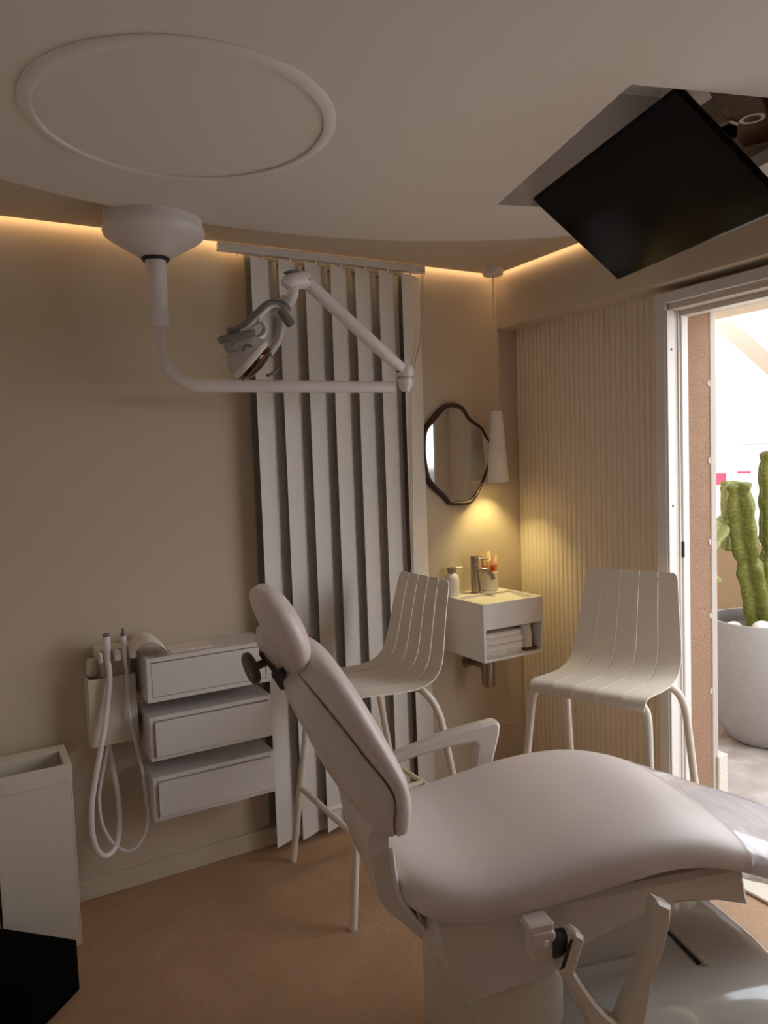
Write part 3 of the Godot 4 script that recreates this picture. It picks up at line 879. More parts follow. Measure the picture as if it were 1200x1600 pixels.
# ---------------------------------------------------------------- operating lamp on its ceiling arm
func operating_lamp() -> void:
	var cx := Vector3(-1.66, 0, 0.27)
	var o := thing("operating_lamp", "white dental operating lamp on a folding arm hung from a ceiling dome", "dental lamp", Vector3(-1.66, CEIL, 0.27))
	part("ceiling_dome", MB.new().lathe([Vector2(0.0, CEIL), Vector2(0.158, CEIL), Vector2(0.159, CEIL - 0.045), Vector2(0.164, CEIL - 0.058), Vector2(0.166, CEIL - 0.068), Vector2(0.162, CEIL - 0.080), Vector2(0.148, CEIL - 0.091), Vector2(0.052, CEIL - 0.150), Vector2(0.046, CEIL - 0.152), Vector2(0.0, CEIL - 0.152)], 56, Transform3D(Basis.IDENTITY, cx), 50.0), M.enamel, o, true)
	part("collar", MB.new().lathe([Vector2(0.030, 2.272), Vector2(0.045, 2.272), Vector2(0.046, 2.268), Vector2(0.046, 2.262), Vector2(0.043, 2.258), Vector2(0.030, 2.258)], 32, Transform3D(Basis.IDENTITY, cx), 35.0, false), M.dark, o, true)
	part("pole", MB.new().lathe([Vector2(0.0, 2.27), Vector2(0.034, 2.27), Vector2(0.034, 2.092), Vector2(0.0355, 2.090), Vector2(0.0355, 2.052), Vector2(0.033, 2.040), Vector2(0.0, 2.040)], 32, Transform3D(Basis.IDENTITY, cx)), M.enamel, o, true)
	var arm := [cx + Vector3(0, 2.05, 0)]
	arm.append(cx + Vector3(0, 1.99, 0))
	var E := Vector3(-0.790, 1.843, 0.395)
	var hd := (Vector3(E.x, 0, E.z) - cx).normalized()
	for i in 9:
		var w := PI / 2 * i / 8.0
		arm.append(cx + Vector3(0, 1.843 + 0.13 * (1.0 - sin(w)), 0) + hd * 0.13 * (1.0 - cos(w)))
	arm.append(E - hd * 0.03)
	part("horizontal_arm", MB.new().tube(arm, 0.0225, 20), M.enamel, o, true)
	# elbow at the arm's end
	var ej := part("elbow_joint", MB.new().lathe([Vector2(0.0, 1.824), Vector2(0.014, 1.826), Vector2(0.027, 1.845), Vector2(0.031, 1.866), Vector2(0.031, 1.873), Vector2(0.0, 1.873)], 24, Transform3D(Basis.IDENTITY, Vector3(-0.770, 0, 0.398))), M.enamel, o, true)
	part("joint_ring", MB.new().lathe([Vector2(0.0, 1.873), Vector2(0.026, 1.873), Vector2(0.026, 1.884), Vector2(0.0, 1.884)], 24, Transform3D(Basis.IDENTITY, Vector3(-0.770, 0, 0.398))), M.pale_grey, ej, true)
	part("joint_cap", MB.new().lathe([Vector2(0.0, 1.884), Vector2(0.032, 1.884), Vector2(0.034, 1.892), Vector2(0.033, 1.912), Vector2(0.024, 1.925), Vector2(0.0, 1.928)], 24, Transform3D(Basis.IDENTITY, Vector3(-0.770, 0, 0.398))), M.enamel, ej, true)
	var U := Vector3(-1.185, 2.198, 0.43)
	var D := Vector3(-0.775, 1.902, 0.40)
	var sa := part("spring_arm", MB.new().tube([D, D.lerp(U, 0.04), D.lerp(U, 0.5), D.lerp(U, 0.97), U], [0.022, 0.0235, 0.0235, 0.0235, 0.022], 20), M.enamel, o, true)
	part("grip_screw", MB.new().box(Vector3(-0.828, 1.893, 0.424), Vector3(-0.815, 1.901, 0.432), 0.002), M.dark, sa, true)
	part("arm_strip", MB.new().tube([D.lerp(U, 0.62) + Vector3(0.016, 0.018, 0), D.lerp(U, 0.84) + Vector3(0.016, 0.018, 0)], 0.004, 8), M.pale_grey, sa, true)
	# knuckle, neck
	var kn := part("upper_knuckle", MB.new().tube(spline([Vector3(-1.178, 2.198, 0.43), Vector3(-1.205, 2.200, 0.432), Vector3(-1.235, 2.193, 0.436), Vector3(-1.262, 2.180, 0.438), Vector3(-1.270, 2.172, 0.438)], 4), [0.026, 0.028, 0.029, 0.030, 0.031, 0.031, 0.031, 0.030, 0.030, 0.029, 0.028, 0.026, 0.022, 0.020, 0.017, 0.012, 0.006], 20), M.enamel, o, true)
	part("knuckle_cap", MB.new().lathe([Vector2(0.0, 0.004), Vector2(0.016, 0.003), Vector2(0.022, 0.0), Vector2(0.022, -0.004), Vector2(0.0, -0.004)], 24, Transform3D(Basis(Vector3.BACK, deg_to_rad(14.0)).scaled(Vector3(1.4, 1, 1)), Vector3(-1.238, 2.2245, 0.436))), M.grey, kn, true)
	part("pivot_pin", MB.new().lathe([Vector2(0, 0), Vector2(0.007, 0), Vector2(0.006, 0.004), Vector2(0, 0.005)], 12, Transform3D(Basis(Vector3.RIGHT, PI / 2), Vector3(-1.182, 2.200, 0.456))), M.pale_grey, kn, true)
	part("neck", MB.new().tube(spline([Vector3(-1.238, 2.180, 0.437), Vector3(-1.240, 2.150, 0.438), Vector3(-1.252, 2.125, 0.44), Vector3(-1.270, 2.105, 0.442)], 5), 0.020, 16), M.enamel, o, true)
	part("tilt_ring", MB.new().tube([Vector3(-1.258, 2.124, 0.44), Vector3(-1.262, 2.119, 0.44), Vector3(-1.272, 2.107, 0.44)], [0.027, 0.029, 0.027], 24), M.pale_grey, o, true)
	# curved yoke carrying the head
	var yk := part("yoke", MB.new().tube(spline([Vector3(-1.282, 2.096, 0.445), Vector3(-1.310, 2.108, 0.447), Vector3(-1.340, 2.102, 0.449), Vector3(-1.375, 2.072, 0.45), Vector3(-1.415, 2.035, 0.45), Vector3(-1.445, 2.014, 0.45), Vector3(-1.482, 2.003, 0.45)], 5), [0.014], 14) if false else MB.new().tube(spline([Vector3(-1.282, 2.096, 0.445), Vector3(-1.310, 2.108, 0.447), Vector3(-1.340, 2.102, 0.449), Vector3(-1.375, 2.072, 0.45), Vector3(-1.415, 2.035, 0.45), Vector3(-1.445, 2.014, 0.45), Vector3(-1.482, 2.003, 0.45)], 5), 0.013, 14), M.grey, o, true)
	part("yoke_edge", MB.new().tube(spline([Vector3(-1.285, 2.084, 0.455), Vector3(-1.312, 2.096, 0.459), Vector3(-1.340, 2.089, 0.461), Vector3(-1.374, 2.058, 0.462), Vector3(-1.412, 2.022, 0.461), Vector3(-1.44, 2.004, 0.46)], 5), 0.007, 10), M.enamel, yk, true)
	part("rear_yoke", MB.new().tube(spline([Vector3(-1.300, 2.087, 0.42), Vector3(-1.279, 2.058, 0.415), Vector3(-1.284, 2.008, 0.41), Vector3(-1.304, 1.972, 0.41), Vector3(-1.328, 1.945, 0.415)], 5), 0.015, 14), M.pale_grey, o, true)
	part("tilt_knob", MB.new().tube([Vector3(-1.300, 2.086, 0.465), Vector3(-1.291, 2.073, 0.468), Vector3(-1.268, 2.040, 0.473), Vector3(-1.263, 2.033, 0.474)], [0.014, 0.0165, 0.0165, 0.012], 20), M.grey, o, true)
	# handle at the left, in a clear sleeve
	part("handle", MB.new().tube([Vector3(-1.405, 1.999, 0.49), Vector3(-1.435, 1.992, 0.49), Vector3(-1.515, 1.970, 0.49), Vector3(-1.525, 1.967, 0.49)], [0.010, 0.0115, 0.013, 0.010], 18), M.grey, o, true)
	part("handle_sleeve", MB.new().tube([Vector3(-1.425, 1.975, 0.495), Vector3(-1.445, 1.966, 0.495), Vector3(-1.505, 1.950, 0.495)], [0.020, 0.024, 0.022], 18), M.haze_plastic, o, true)
	# head: a rounded shell seen from behind, its glossy dome facing down to the right
	var ax := Vector3(0.68, -0.64, 0.12).normalized()
	var hx := Transform3D(Basis(Quaternion(Vector3.UP, ax)), Vector3(-1.420, 1.928, 0.45))
	var head := part("lamp_head", MB.new().lathe([Vector2(0.0, -0.060), Vector2(0.022, -0.058), Vector2(0.045, -0.048), Vector2(0.062, -0.032), Vector2(0.072, -0.012), Vector2(0.0765, 0.006), Vector2(0.0765, 0.012), Vector2(0.0, 0.012)], 48, hx, 50.0), M.pale_grey, o, true)
	part("head_rim", MB.new().lathe([Vector2(0.070, 0.004), Vector2(0.0785, 0.006), Vector2(0.0805, 0.012), Vector2(0.0795, 0.024), Vector2(0.076, 0.028), Vector2(0.070, 0.026)], 48, hx, 70.0, false), M.enamel, head, true)
	part("reflector_dome", MB.new().lathe([Vector2(0.0, 0.012), Vector2(0.0745, 0.014), Vector2(0.0745, 0.026), Vector2(0.070, 0.040), Vector2(0.058, 0.052), Vector2(0.036, 0.060), Vector2(0.0, 0.063)], 48, hx, 60.0), mat(Color(0.34, 0.22, 0.16), 0.06, 0.85), head, true)
	part("dome_ring", MB.new().lathe([Vector2(0.068, 0.040), Vector2(0.0725, 0.041), Vector2(0.0725, 0.045), Vector2(0.066, 0.046)], 48, hx, 70.0, false), M.steel, head, true)
	var vis := []
	for q in [[-1.470, 1.938], [-1.439, 1.953], [-1.412, 1.971], [-1.389, 1.985], [-1.370, 1.997], [-1.362, 2.016], [-1.367, 2.035], [-1.381, 2.042], [-1.404, 2.028], [-1.432, 2.010], [-1.465, 1.998], [-1.495, 1.977], [-1.496, 1.946]]:
		vis.append(Vector2(q[0], q[1]))
	part("visor", MB.new().prism(vis, 0.425, 0.475, Transform3D.IDENTITY, 0.008, 60.0), M.pale_grey, head, true)
	part("visor_rim", MB.new().tube(spline([Vector3(-1.474, 1.932, 0.474), Vector3(-1.439, 1.949, 0.477), Vector3(-1.412, 1.967, 0.478), Vector3(-1.386, 1.983, 0.478), Vector3(-1.366, 1.995, 0.476), Vector3(-1.357, 2.016, 0.474), Vector3(-1.364, 2.038, 0.472), Vector3(-1.382, 2.046, 0.470)], 5), 0.0065, 12), M.enamel, head, true)
	part("pivot_disc", MB.new().lathe([Vector2(0, 0), Vector2(0.020, 0), Vector2(0.019, 0.005), Vector2(0.009, 0.006), Vector2(0.008, 0.003), Vector2(0, 0.003)], 24, Transform3D(Basis(Quaternion(Vector3.UP, Vector3(-0.30, -0.05, 0.95).normalized())), Vector3(-1.438, 1.938, 0.512))), M.grey, head, true)
	part("guard_lever", MB.new().tube(spline([Vector3(-1.355, 1.862, 0.455), Vector3(-1.332, 1.872, 0.46), Vector3(-1.316, 1.888, 0.462)], 5), 0.006, 10), M.grey, o, true)

# ---------------------------------------------------------------- bar stools
func stools() -> void:
	var hs := 0.763
	# side profile of the sheet, from the front lip over the seat and up the back: [z, y, half width]
	var prof := [[0.187, 0.722, 0.203], [0.190, 0.738, 0.206], [0.184, 0.753, 0.208], [0.170, 0.761, 0.208], [0.145, 0.763, 0.208], [0.08, 0.757, 0.208], [0.01, 0.751, 0.208], [-0.05, 0.750, 0.208], [-0.10, 0.757, 0.208], [-0.135, 0.772, 0.208], [-0.160, 0.797, 0.207], [-0.175, 0.830, 0.205], [-0.187, 0.880, 0.200], [-0.200, 0.950, 0.192], [-0.215, 1.020, 0.184], [-0.228, 1.075, 0.178], [-0.234, 1.098, 0.175], [-0.237, 1.110, 0.168], [-0.238, 1.116, 0.158]]
	var o := thing("bar_stool", "white slatted metal bar stool standing between the vertical blind and the dental chair, facing left", "bar stool", Vector3.ZERO, 0.0, "slatted white bar stools")
	for i in 5:
		var sts := []
		for k in prof.size():
			var p: Array = prof[k]
			var a: Array = prof[maxi(k - 1, 0)]
			var b: Array = prof[mini(k + 1, prof.size() - 1)]
			var tg := Vector3(0, b[1] - a[1], b[0] - a[0]).normalized()
			var nr := tg.cross(Vector3.RIGHT).normalized()
			if nr.y + nr.z * 0.5 < 0.0:
				nr = -nr
			var full: float = 0.208 if k < 11 else lerpf(0.205, 0.174, clampf((p[1] - 0.83) / 0.286, 0.0, 1.0))
			var x0 := -full + 2.0 * full * i / 5.0 + (0.0024 if i > 0 else 0.0)
			var x1 := -full + 2.0 * full * (i + 1) / 5.0 - (0.0024 if i < 4 else 0.0)
			if i == 0:
				x0 = -p[2]
			if i == 4:
				x1 = p[2]
			sts.append([Vector3(x0, p[1], p[0]), Vector3(x1, p[1], p[0]), nr])
		part("slat", MB.new().ribbon(sts, 0.004), M.stool, o)
	for q in [[-0.235, 1.090, 0.165, 80.0], [-0.148, 0.780, 0.19, 40.0], [0.165, 0.754, 0.19, 0.0]]:
		part("cross_strip", MB.new().box(Vector3(-q[2], -0.006, -0.002), Vector3(q[2], 0.006, 0.002), 0.001, Transform3D(Basis(Vector3.RIGHT, deg_to_rad(-90.0 + q[3])), Vector3(0, q[1], q[0]))), M.stool, o)
	for sx in [-1.0, 1.0]:
		for sz in [-1.0, 1.0]:
			var path: Array
			if sz > 0.0:
				path = [Vector3(0.10 * sx, 0.742, 0.150), Vector3(0.155 * sx, 0.742, 0.154), Vector3(0.184 * sx, 0.735, 0.157), Vector3(0.201 * sx, 0.716, 0.161), Vector3(0.209 * sx, 0.685, 0.167), Vector3(0.213 * sx, 0.640, 0.173), Vector3(0.218 * sx, 0.560, 0.183), Vector3(0.236 * sx, 0.30, 0.215), Vector3(0.257 * sx, 0.0, 0.250)]
			else:
				path = [Vector3(0.10 * sx, 0.737, -0.085), Vector3(0.15 * sx, 0.737, -0.092), Vector3(0.184 * sx, 0.732, -0.100), Vector3(0.208 * sx, 0.714, -0.112), Vector3(0.221 * sx, 0.684, -0.127), Vector3(0.228 * sx, 0.640, -0.143), Vector3(0.232 * sx, 0.570, -0.157), Vector3(0.244 * sx, 0.30, -0.205), Vector3(0.257 * sx, 0.0, -0.250)]
			var g := part("leg", MB.new().tube(spline(path, 5), 0.0135, 14), M.stool, o)
			part("foot_cap", MB.new().lathe([Vector2(0, 0.0), Vector2(0.0145, 0.0), Vector2(0.0148, 0.012), Vector2(0.0, 0.012)], 14, Transform3D(Basis.IDENTITY, path[8] - Vector3(0, 0.002, 0))), M.bone, g)
	part("footrest_bar", MB.new().tube([Vector3(-0.236, 0.30, 0.215), Vector3(0.236, 0.30, 0.215)], 0.0115, 12), M.stool, o)
	part("footrest_bar", MB.new().tube([Vector3(-0.244, 0.30, -0.205), Vector3(0.244, 0.30, -0.205)], 0.0095, 12), M.stool, o)
	part("footrest_bar", MB.new().tube([Vector3(0, 0.30, 0.215), Vector3(0, 0.30, -0.205)], 0.0105, 12), M.stool, o)
	var c: Node3D = o.duplicate()
	c.name = numbered("bar_stool", self)
	add_child(c, true)
	o.position = Vector3(-0.978, 0, 0.433)
	o.rotation.y = -PI / 2
	c.position = Vector3(-0.307, 0, 0.954)
	c.rotation.y = PI / 2 - 2.785
	tag(c, "white slatted metal bar stool standing by the ribbed wall and the door frame", "bar stool", "slatted white bar stools")

# ---------------------------------------------------------------- washbasin corner
func basin_corner() -> void:
	var b := thing("washbasin", "small white wall-hung washbasin block with an open shelf in its front", "washbasin", Vector3(-0.205, 0.68, 0.0))
	var x0 := -0.372
	var x1 := -0.040
	var zf := 0.322
	var body := MB.new()
	var t := 0.012
	body.box(Vector3(x0, 0.683, 0.0), Vector3(x0 + t, 0.937, zf), 0.001)
	body.box(Vector3(x1 - t, 0.683, 0.0), Vector3(x1, 0.937, zf), 0.001)
	body.box(Vector3(x0 + t, 0.683, 0.0), Vector3(x1 - t, 0.695, zf), 0.001)
	body.box(Vector3(x0 + t, 0.823, 0.0), Vector3(x1 - t, 0.835, zf - 0.012), 0.001)
	body.box(Vector3(x0 + t, 0.823, zf - t), Vector3(x1 - t, 0.937, zf), 0.001)
	body.box(Vector3(x0 + t, 0.695, 0.0), Vector3(x1 - t, 0.823, 0.012), 0.0)
	part("body", body, M.white, b, true)
	part("tap_deck", B(Vector3(x0 + t, 0.835, 0.0), Vector3(x1 - t, 0.937, 0.105), 0.001), M.white, b, true)
	part("bowl", MB.new().ribbon([[Vector3(x0 + t, 0.926, 0.105), Vector3(x1 - t, 0.926, 0.105), Vector3.UP], [Vector3(x0 + t, 0.916, 0.2), Vector3(x1 - t, 0.916, 0.2), Vector3.UP], [Vector3(x0 + t, 0.926, zf - t), Vector3(x1 - t, 0.926, zf - t), Vector3.UP]], 0.05), M.white, b, true)
	# tap
	var tp := thing("basin_tap", "brushed steel mixer tap on the back edge of the washbasin", "tap", Vector3(-0.218, 0.937, 0.062))
	var tx := Transform3D(Basis.IDENTITY, Vector3(-0.218, 0, 0.062))
	part("base_ring", MB.new().lathe([Vector2(0, 0.937), Vector2(0.025, 0.937), Vector2(0.024, 0.942), Vector2(0, 0.942)], 28, tx), M.steel, tp, true)
	part("column", MB.new().lathe([Vector2(0, 0.94), Vector2(0.0185, 0.94), Vector2(0.0185, 1.073), Vector2(0.0175, 1.074), Vector2(0.0175, 1.076), Vector2(0.0185, 1.077), Vector2(0.0185, 1.108), Vector2(0.0170, 1.110), Vector2(0, 1.110)], 28, tx), M.steel, tp, true)
	part("lever", MB.new().tube([Vector3(-0.205, 1.095, 0.066), Vector3(-0.158, 1.094, 0.085)], 0.0042, 10), M.steel, tp, true)
	part("spout", MB.new().tube(spline([Vector3(-0.207, 1.047, 0.072), Vector3(-0.185, 1.045, 0.092), Vector3(-0.170, 1.036, 0.106), Vector3(-0.160, 1.018, 0.116), Vector3(-0.156, 1.000, 0.120)], 5), 0.0105, 14), M.steel, tp, true)
	# soap dispenser
	var so := thing("soap_dispenser", "white soap dispenser with a steel pump at the left of the washbasin", "soap dispenser", Vector3(-0.338, 0.937, 0.046))
	var sx := Transform3D(Basis.IDENTITY, Vector3(-0.338, 0, 0.046))
	part("bottle", MB.new().lathe([Vector2(0, 0.937), Vector2(0.030, 0.937), Vector2(0.033, 0.942), Vector2(0.033, 1.015), Vector2(0.030, 1.028), Vector2(0.020, 1.037), Vector2(0.018, 1.040), Vector2(0, 1.040)], 32, sx, 45.0), M.white, so, true)
	part("pump", MB.new().lathe([Vector2(0, 1.040), Vector2(0.019, 1.040), Vector2(0.019, 1.060), Vector2(0.022, 1.061), Vector2(0.022, 1.066), Vector2(0, 1.067)], 24, sx), M.steel, so, true)
	part("nozzle", MB.new().tube([Vector3(-0.338, 1.0635, 0.046), Vector3(-0.283, 1.0625, 0.055)], 0.0035, 8), M.steel, so, true)
	# cup of wrapped toothbrushes
	var cu := thing("toothbrush_cup", "white ceramic cup at the right of the tap holding coloured brushes", "cup", Vector3(-0.125, 0.937, 0.048))
	part("cup_body", MB.new().lathe([Vector2(0, 0.937), Vector2(0.036, 0.937), Vector2(0.042, 0.943), Vector2(0.043, 1.028), Vector2(0.041, 1.030), Vector2(0.039, 1.028), Vector2(0.038, 0.947), Vector2(0, 0.945)], 32, Transform3D(Basis.IDENTITY, Vector3(-0.125, 0, 0.048)), 40.0), M.white, cu, true)
	var cols := [["pink", Color(0.95, 0.45, 0.42)], ["coral", Color(0.97, 0.55, 0.40)], ["yellow", Color(0.93, 0.82, 0.42)], ["red", Color(0.90, 0.30, 0.32)], ["cream", Color(0.95, 0.88, 0.62)], ["orange", Color(0.98, 0.62, 0.32)], ["rose", Color(0.96, 0.62, 0.60)]]
	var spots := [[-0.150, 0.055, -0.168, 1.108, 0.062], [-0.142, 0.036, -0.150, 1.112, 0.030], [-0.132, 0.050, -0.138, 1.128, 0.050], [-0.120, 0.062, -0.122, 1.106, 0.074], [-0.112, 0.038, -0.108, 1.122, 0.030], [-0.103, 0.055, -0.090, 1.108, 0.062], [-0.125, 0.034, -0.124, 1.100, 0.026]]
	var where := ["leftmost in the white cup", "behind the tap lever in the white cup", "tallest, in the middle of the white cup", "at the front of the white cup", "at the right back of the white cup", "rightmost in the white cup", "at the very back of the white cup"]
	for i in 7:
		var s: Array = spots[i]
		var t0 := thing("toothbrush", "%s toothbrush with a clear pointed cap, %s" % [cols[i][0], where[i]], "toothbrush", Vector3(s[0], 0.95, s[1]), 0.0, "brushes in the white cup")
		var a0 := Vector3(s[0], 0.951, s[1])
		var e0 := Vector3(s[2], s[3], s[4])
		part("handle", MB.new().tube([a0, a0.lerp(e0, 0.3), a0.lerp(e0, 0.72)], [0.004, 0.007, 0.0095], 10), mat(cols[i][1], 0.4), t0, true)
		part("cap", MB.new().tube([a0.lerp(e0, 0.70), a0.lerp(e0, 0.85), e0], [0.010, 0.008, 0.003], 10), mat(Color(cols[i][1]).lerp(Color(0.97, 0.93, 0.85), 0.7), 0.2), t0, true)
	# shelf contents
	var pt := thing("paper_towel_stack", "thick stack of folded white paper towels on the shelf under the washbasin", "paper towels", Vector3(-0.24, 0.695, 0.2))
	var ty := [0.6955, 0.7005, 0.7075, 0.7165, 0.745, 0.775, 0.800]
	for i in 6:
		part("towel_fold", B(Vector3(-0.350 + 0.002 * (i % 3), ty[i], 0.08), Vector3(-0.138 - 0.003 * ((i * 7) % 4), ty[i + 1] - 0.0002, 0.306 - 0.002 * ((i * 5) % 3)), 0.006), M.paper, pt, true)
	solo("small_tray", MB.new().box(Vector3(-0.128, 0.695, 0.235), Vector3(-0.058, 0.707, 0.305), 0.004), mat(Color(0.42, 0.20, 0.17), 0.4), "small reddish brown tray on the washbasin shelf", "tray")
	var pc := thing("paper_cup_stack", "upside-down stack of small white paper cups at the right of the washbasin shelf", "paper cups", Vector3(-0.10, 0.707, 0.26))
	for i in 3:
		var y := 0.7075 + 0.022 * i
		part("paper_cup", MB.new().lathe([Vector2(0.033, y), Vector2(0.034, y + 0.002), Vector2(0.025, y + 0.058), Vector2(0.0, y + 0.058)], 24, Transform3D(Basis.IDENTITY, Vector3(-0.097, 0, 0.262)), 40.0, false), M.paper, pc, true)
	# waste trap
	var dr := thing("drain_trap", "brushed steel bottle trap under the washbasin", "drain trap", Vector3(-0.228, 0.51, 0.15))
	part("bottle", MB.new().lathe([Vector2(0, 0.683), Vector2(0.030, 0.683), Vector2(0.030, 0.524), Vector2(0.028, 0.519), Vector2(0, 0.518)], 32, Transform3D(Basis.IDENTITY, Vector3(-0.226, 0, 0.155))), M.steel, dr, true)
	part("pipe", MB.new().tube([Vector3(-0.226, 0.605, 0.150), Vector3(-0.228, 0.603, 0.0)], 0.015, 16), M.steel, dr, true)
	part("wall_rosette", MB.new().lathe([Vector2(0, 0.0), Vector2(0.034, 0.0), Vector2(0.030, 0.010), Vector2(0.0, 0.014)], 28, Transform3D(Basis(Vector3.RIGHT, PI / 2), Vector3(-0.228, 0.603, 0.001))), M.steel, dr, true)
	# mirror
	var pts := [[-0.276, 1.822], [-0.232, 1.806], [-0.198, 1.760], [-0.160, 1.732], [-0.122, 1.708], [-0.098, 1.668], [-0.076, 1.640], [-0.072, 1.590], [-0.083, 1.545], [-0.104, 1.490], [-0.128, 1.440], [-0.165, 1.385], [-0.205, 1.350], [-0.275, 1.346], [-0.318, 1.354], [-0.352, 1.386], [-0.400, 1.425], [-0.440, 1.470], [-0.455, 1.525], [-0.462, 1.590], [-0.460, 1.650], [-0.448, 1.705], [-0.400, 1.755], [-0.352, 1.800], [-0.315, 1.820]]
	var P := []
	for q in pts:
		P.append(Vector3(q[0], q[1], 0.0))
	var loop := []
	for i in P.size():
		var p0: Vector3 = P[(i + P.size() - 1) % P.size()]
		var p1: Vector3 = P[i]
		var p2: Vector3 = P[(i + 1) % P.size()]
		var p3: Vector3 = P[(i + 2) % P.size()]
		for k in 4:
			loop.append(p1.cubic_interpolate(p2, p0, p3, k / 4.0))
	var mc := Vector3(-0.265, 1.585, 0.0)
	var rings := []
	for q in [[1.0, 0.001], [1.0, 0.022], [0.985, 0.030], [0.945, 0.033], [0.915, 0.030], [0.905, 0.024], [0.90, 0.002]]:
		var ring := PackedVector3Array()
		for v in loop:
			var w: Vector3 = mc + (v - mc) * q[0]
			w.z = q[1]
			ring.append(w)
		rings.append(ring)
	var mi := thing("wall_mirror", "wavy-edged mirror in a dark brown wooden frame above the washbasin", "mirror", Vector3(-0.265, 1.585, 0.0))
	part("frame", MB.new().loft(rings, false, 60.0, true, false), M.wood, mi, true)
	var gp := []
	for v in loop:
		var w: Vector3 = mc + (v - mc) * 0.915
		gp.append(Vector2(w.x, w.y))
	var gx := Transform3D(Basis(Vector3.UP, deg_to_rad(-4.7)), Vector3(0, 0, 0.0))
	gx.origin = Vector3(mc.x, 0, 0.016) - gx.basis * Vector3(mc.x, 0, 0)
	part("glass", MB.new().prism(gp, -0.002, 0.002, gx, 0.0005), M.mirror, mi, true)

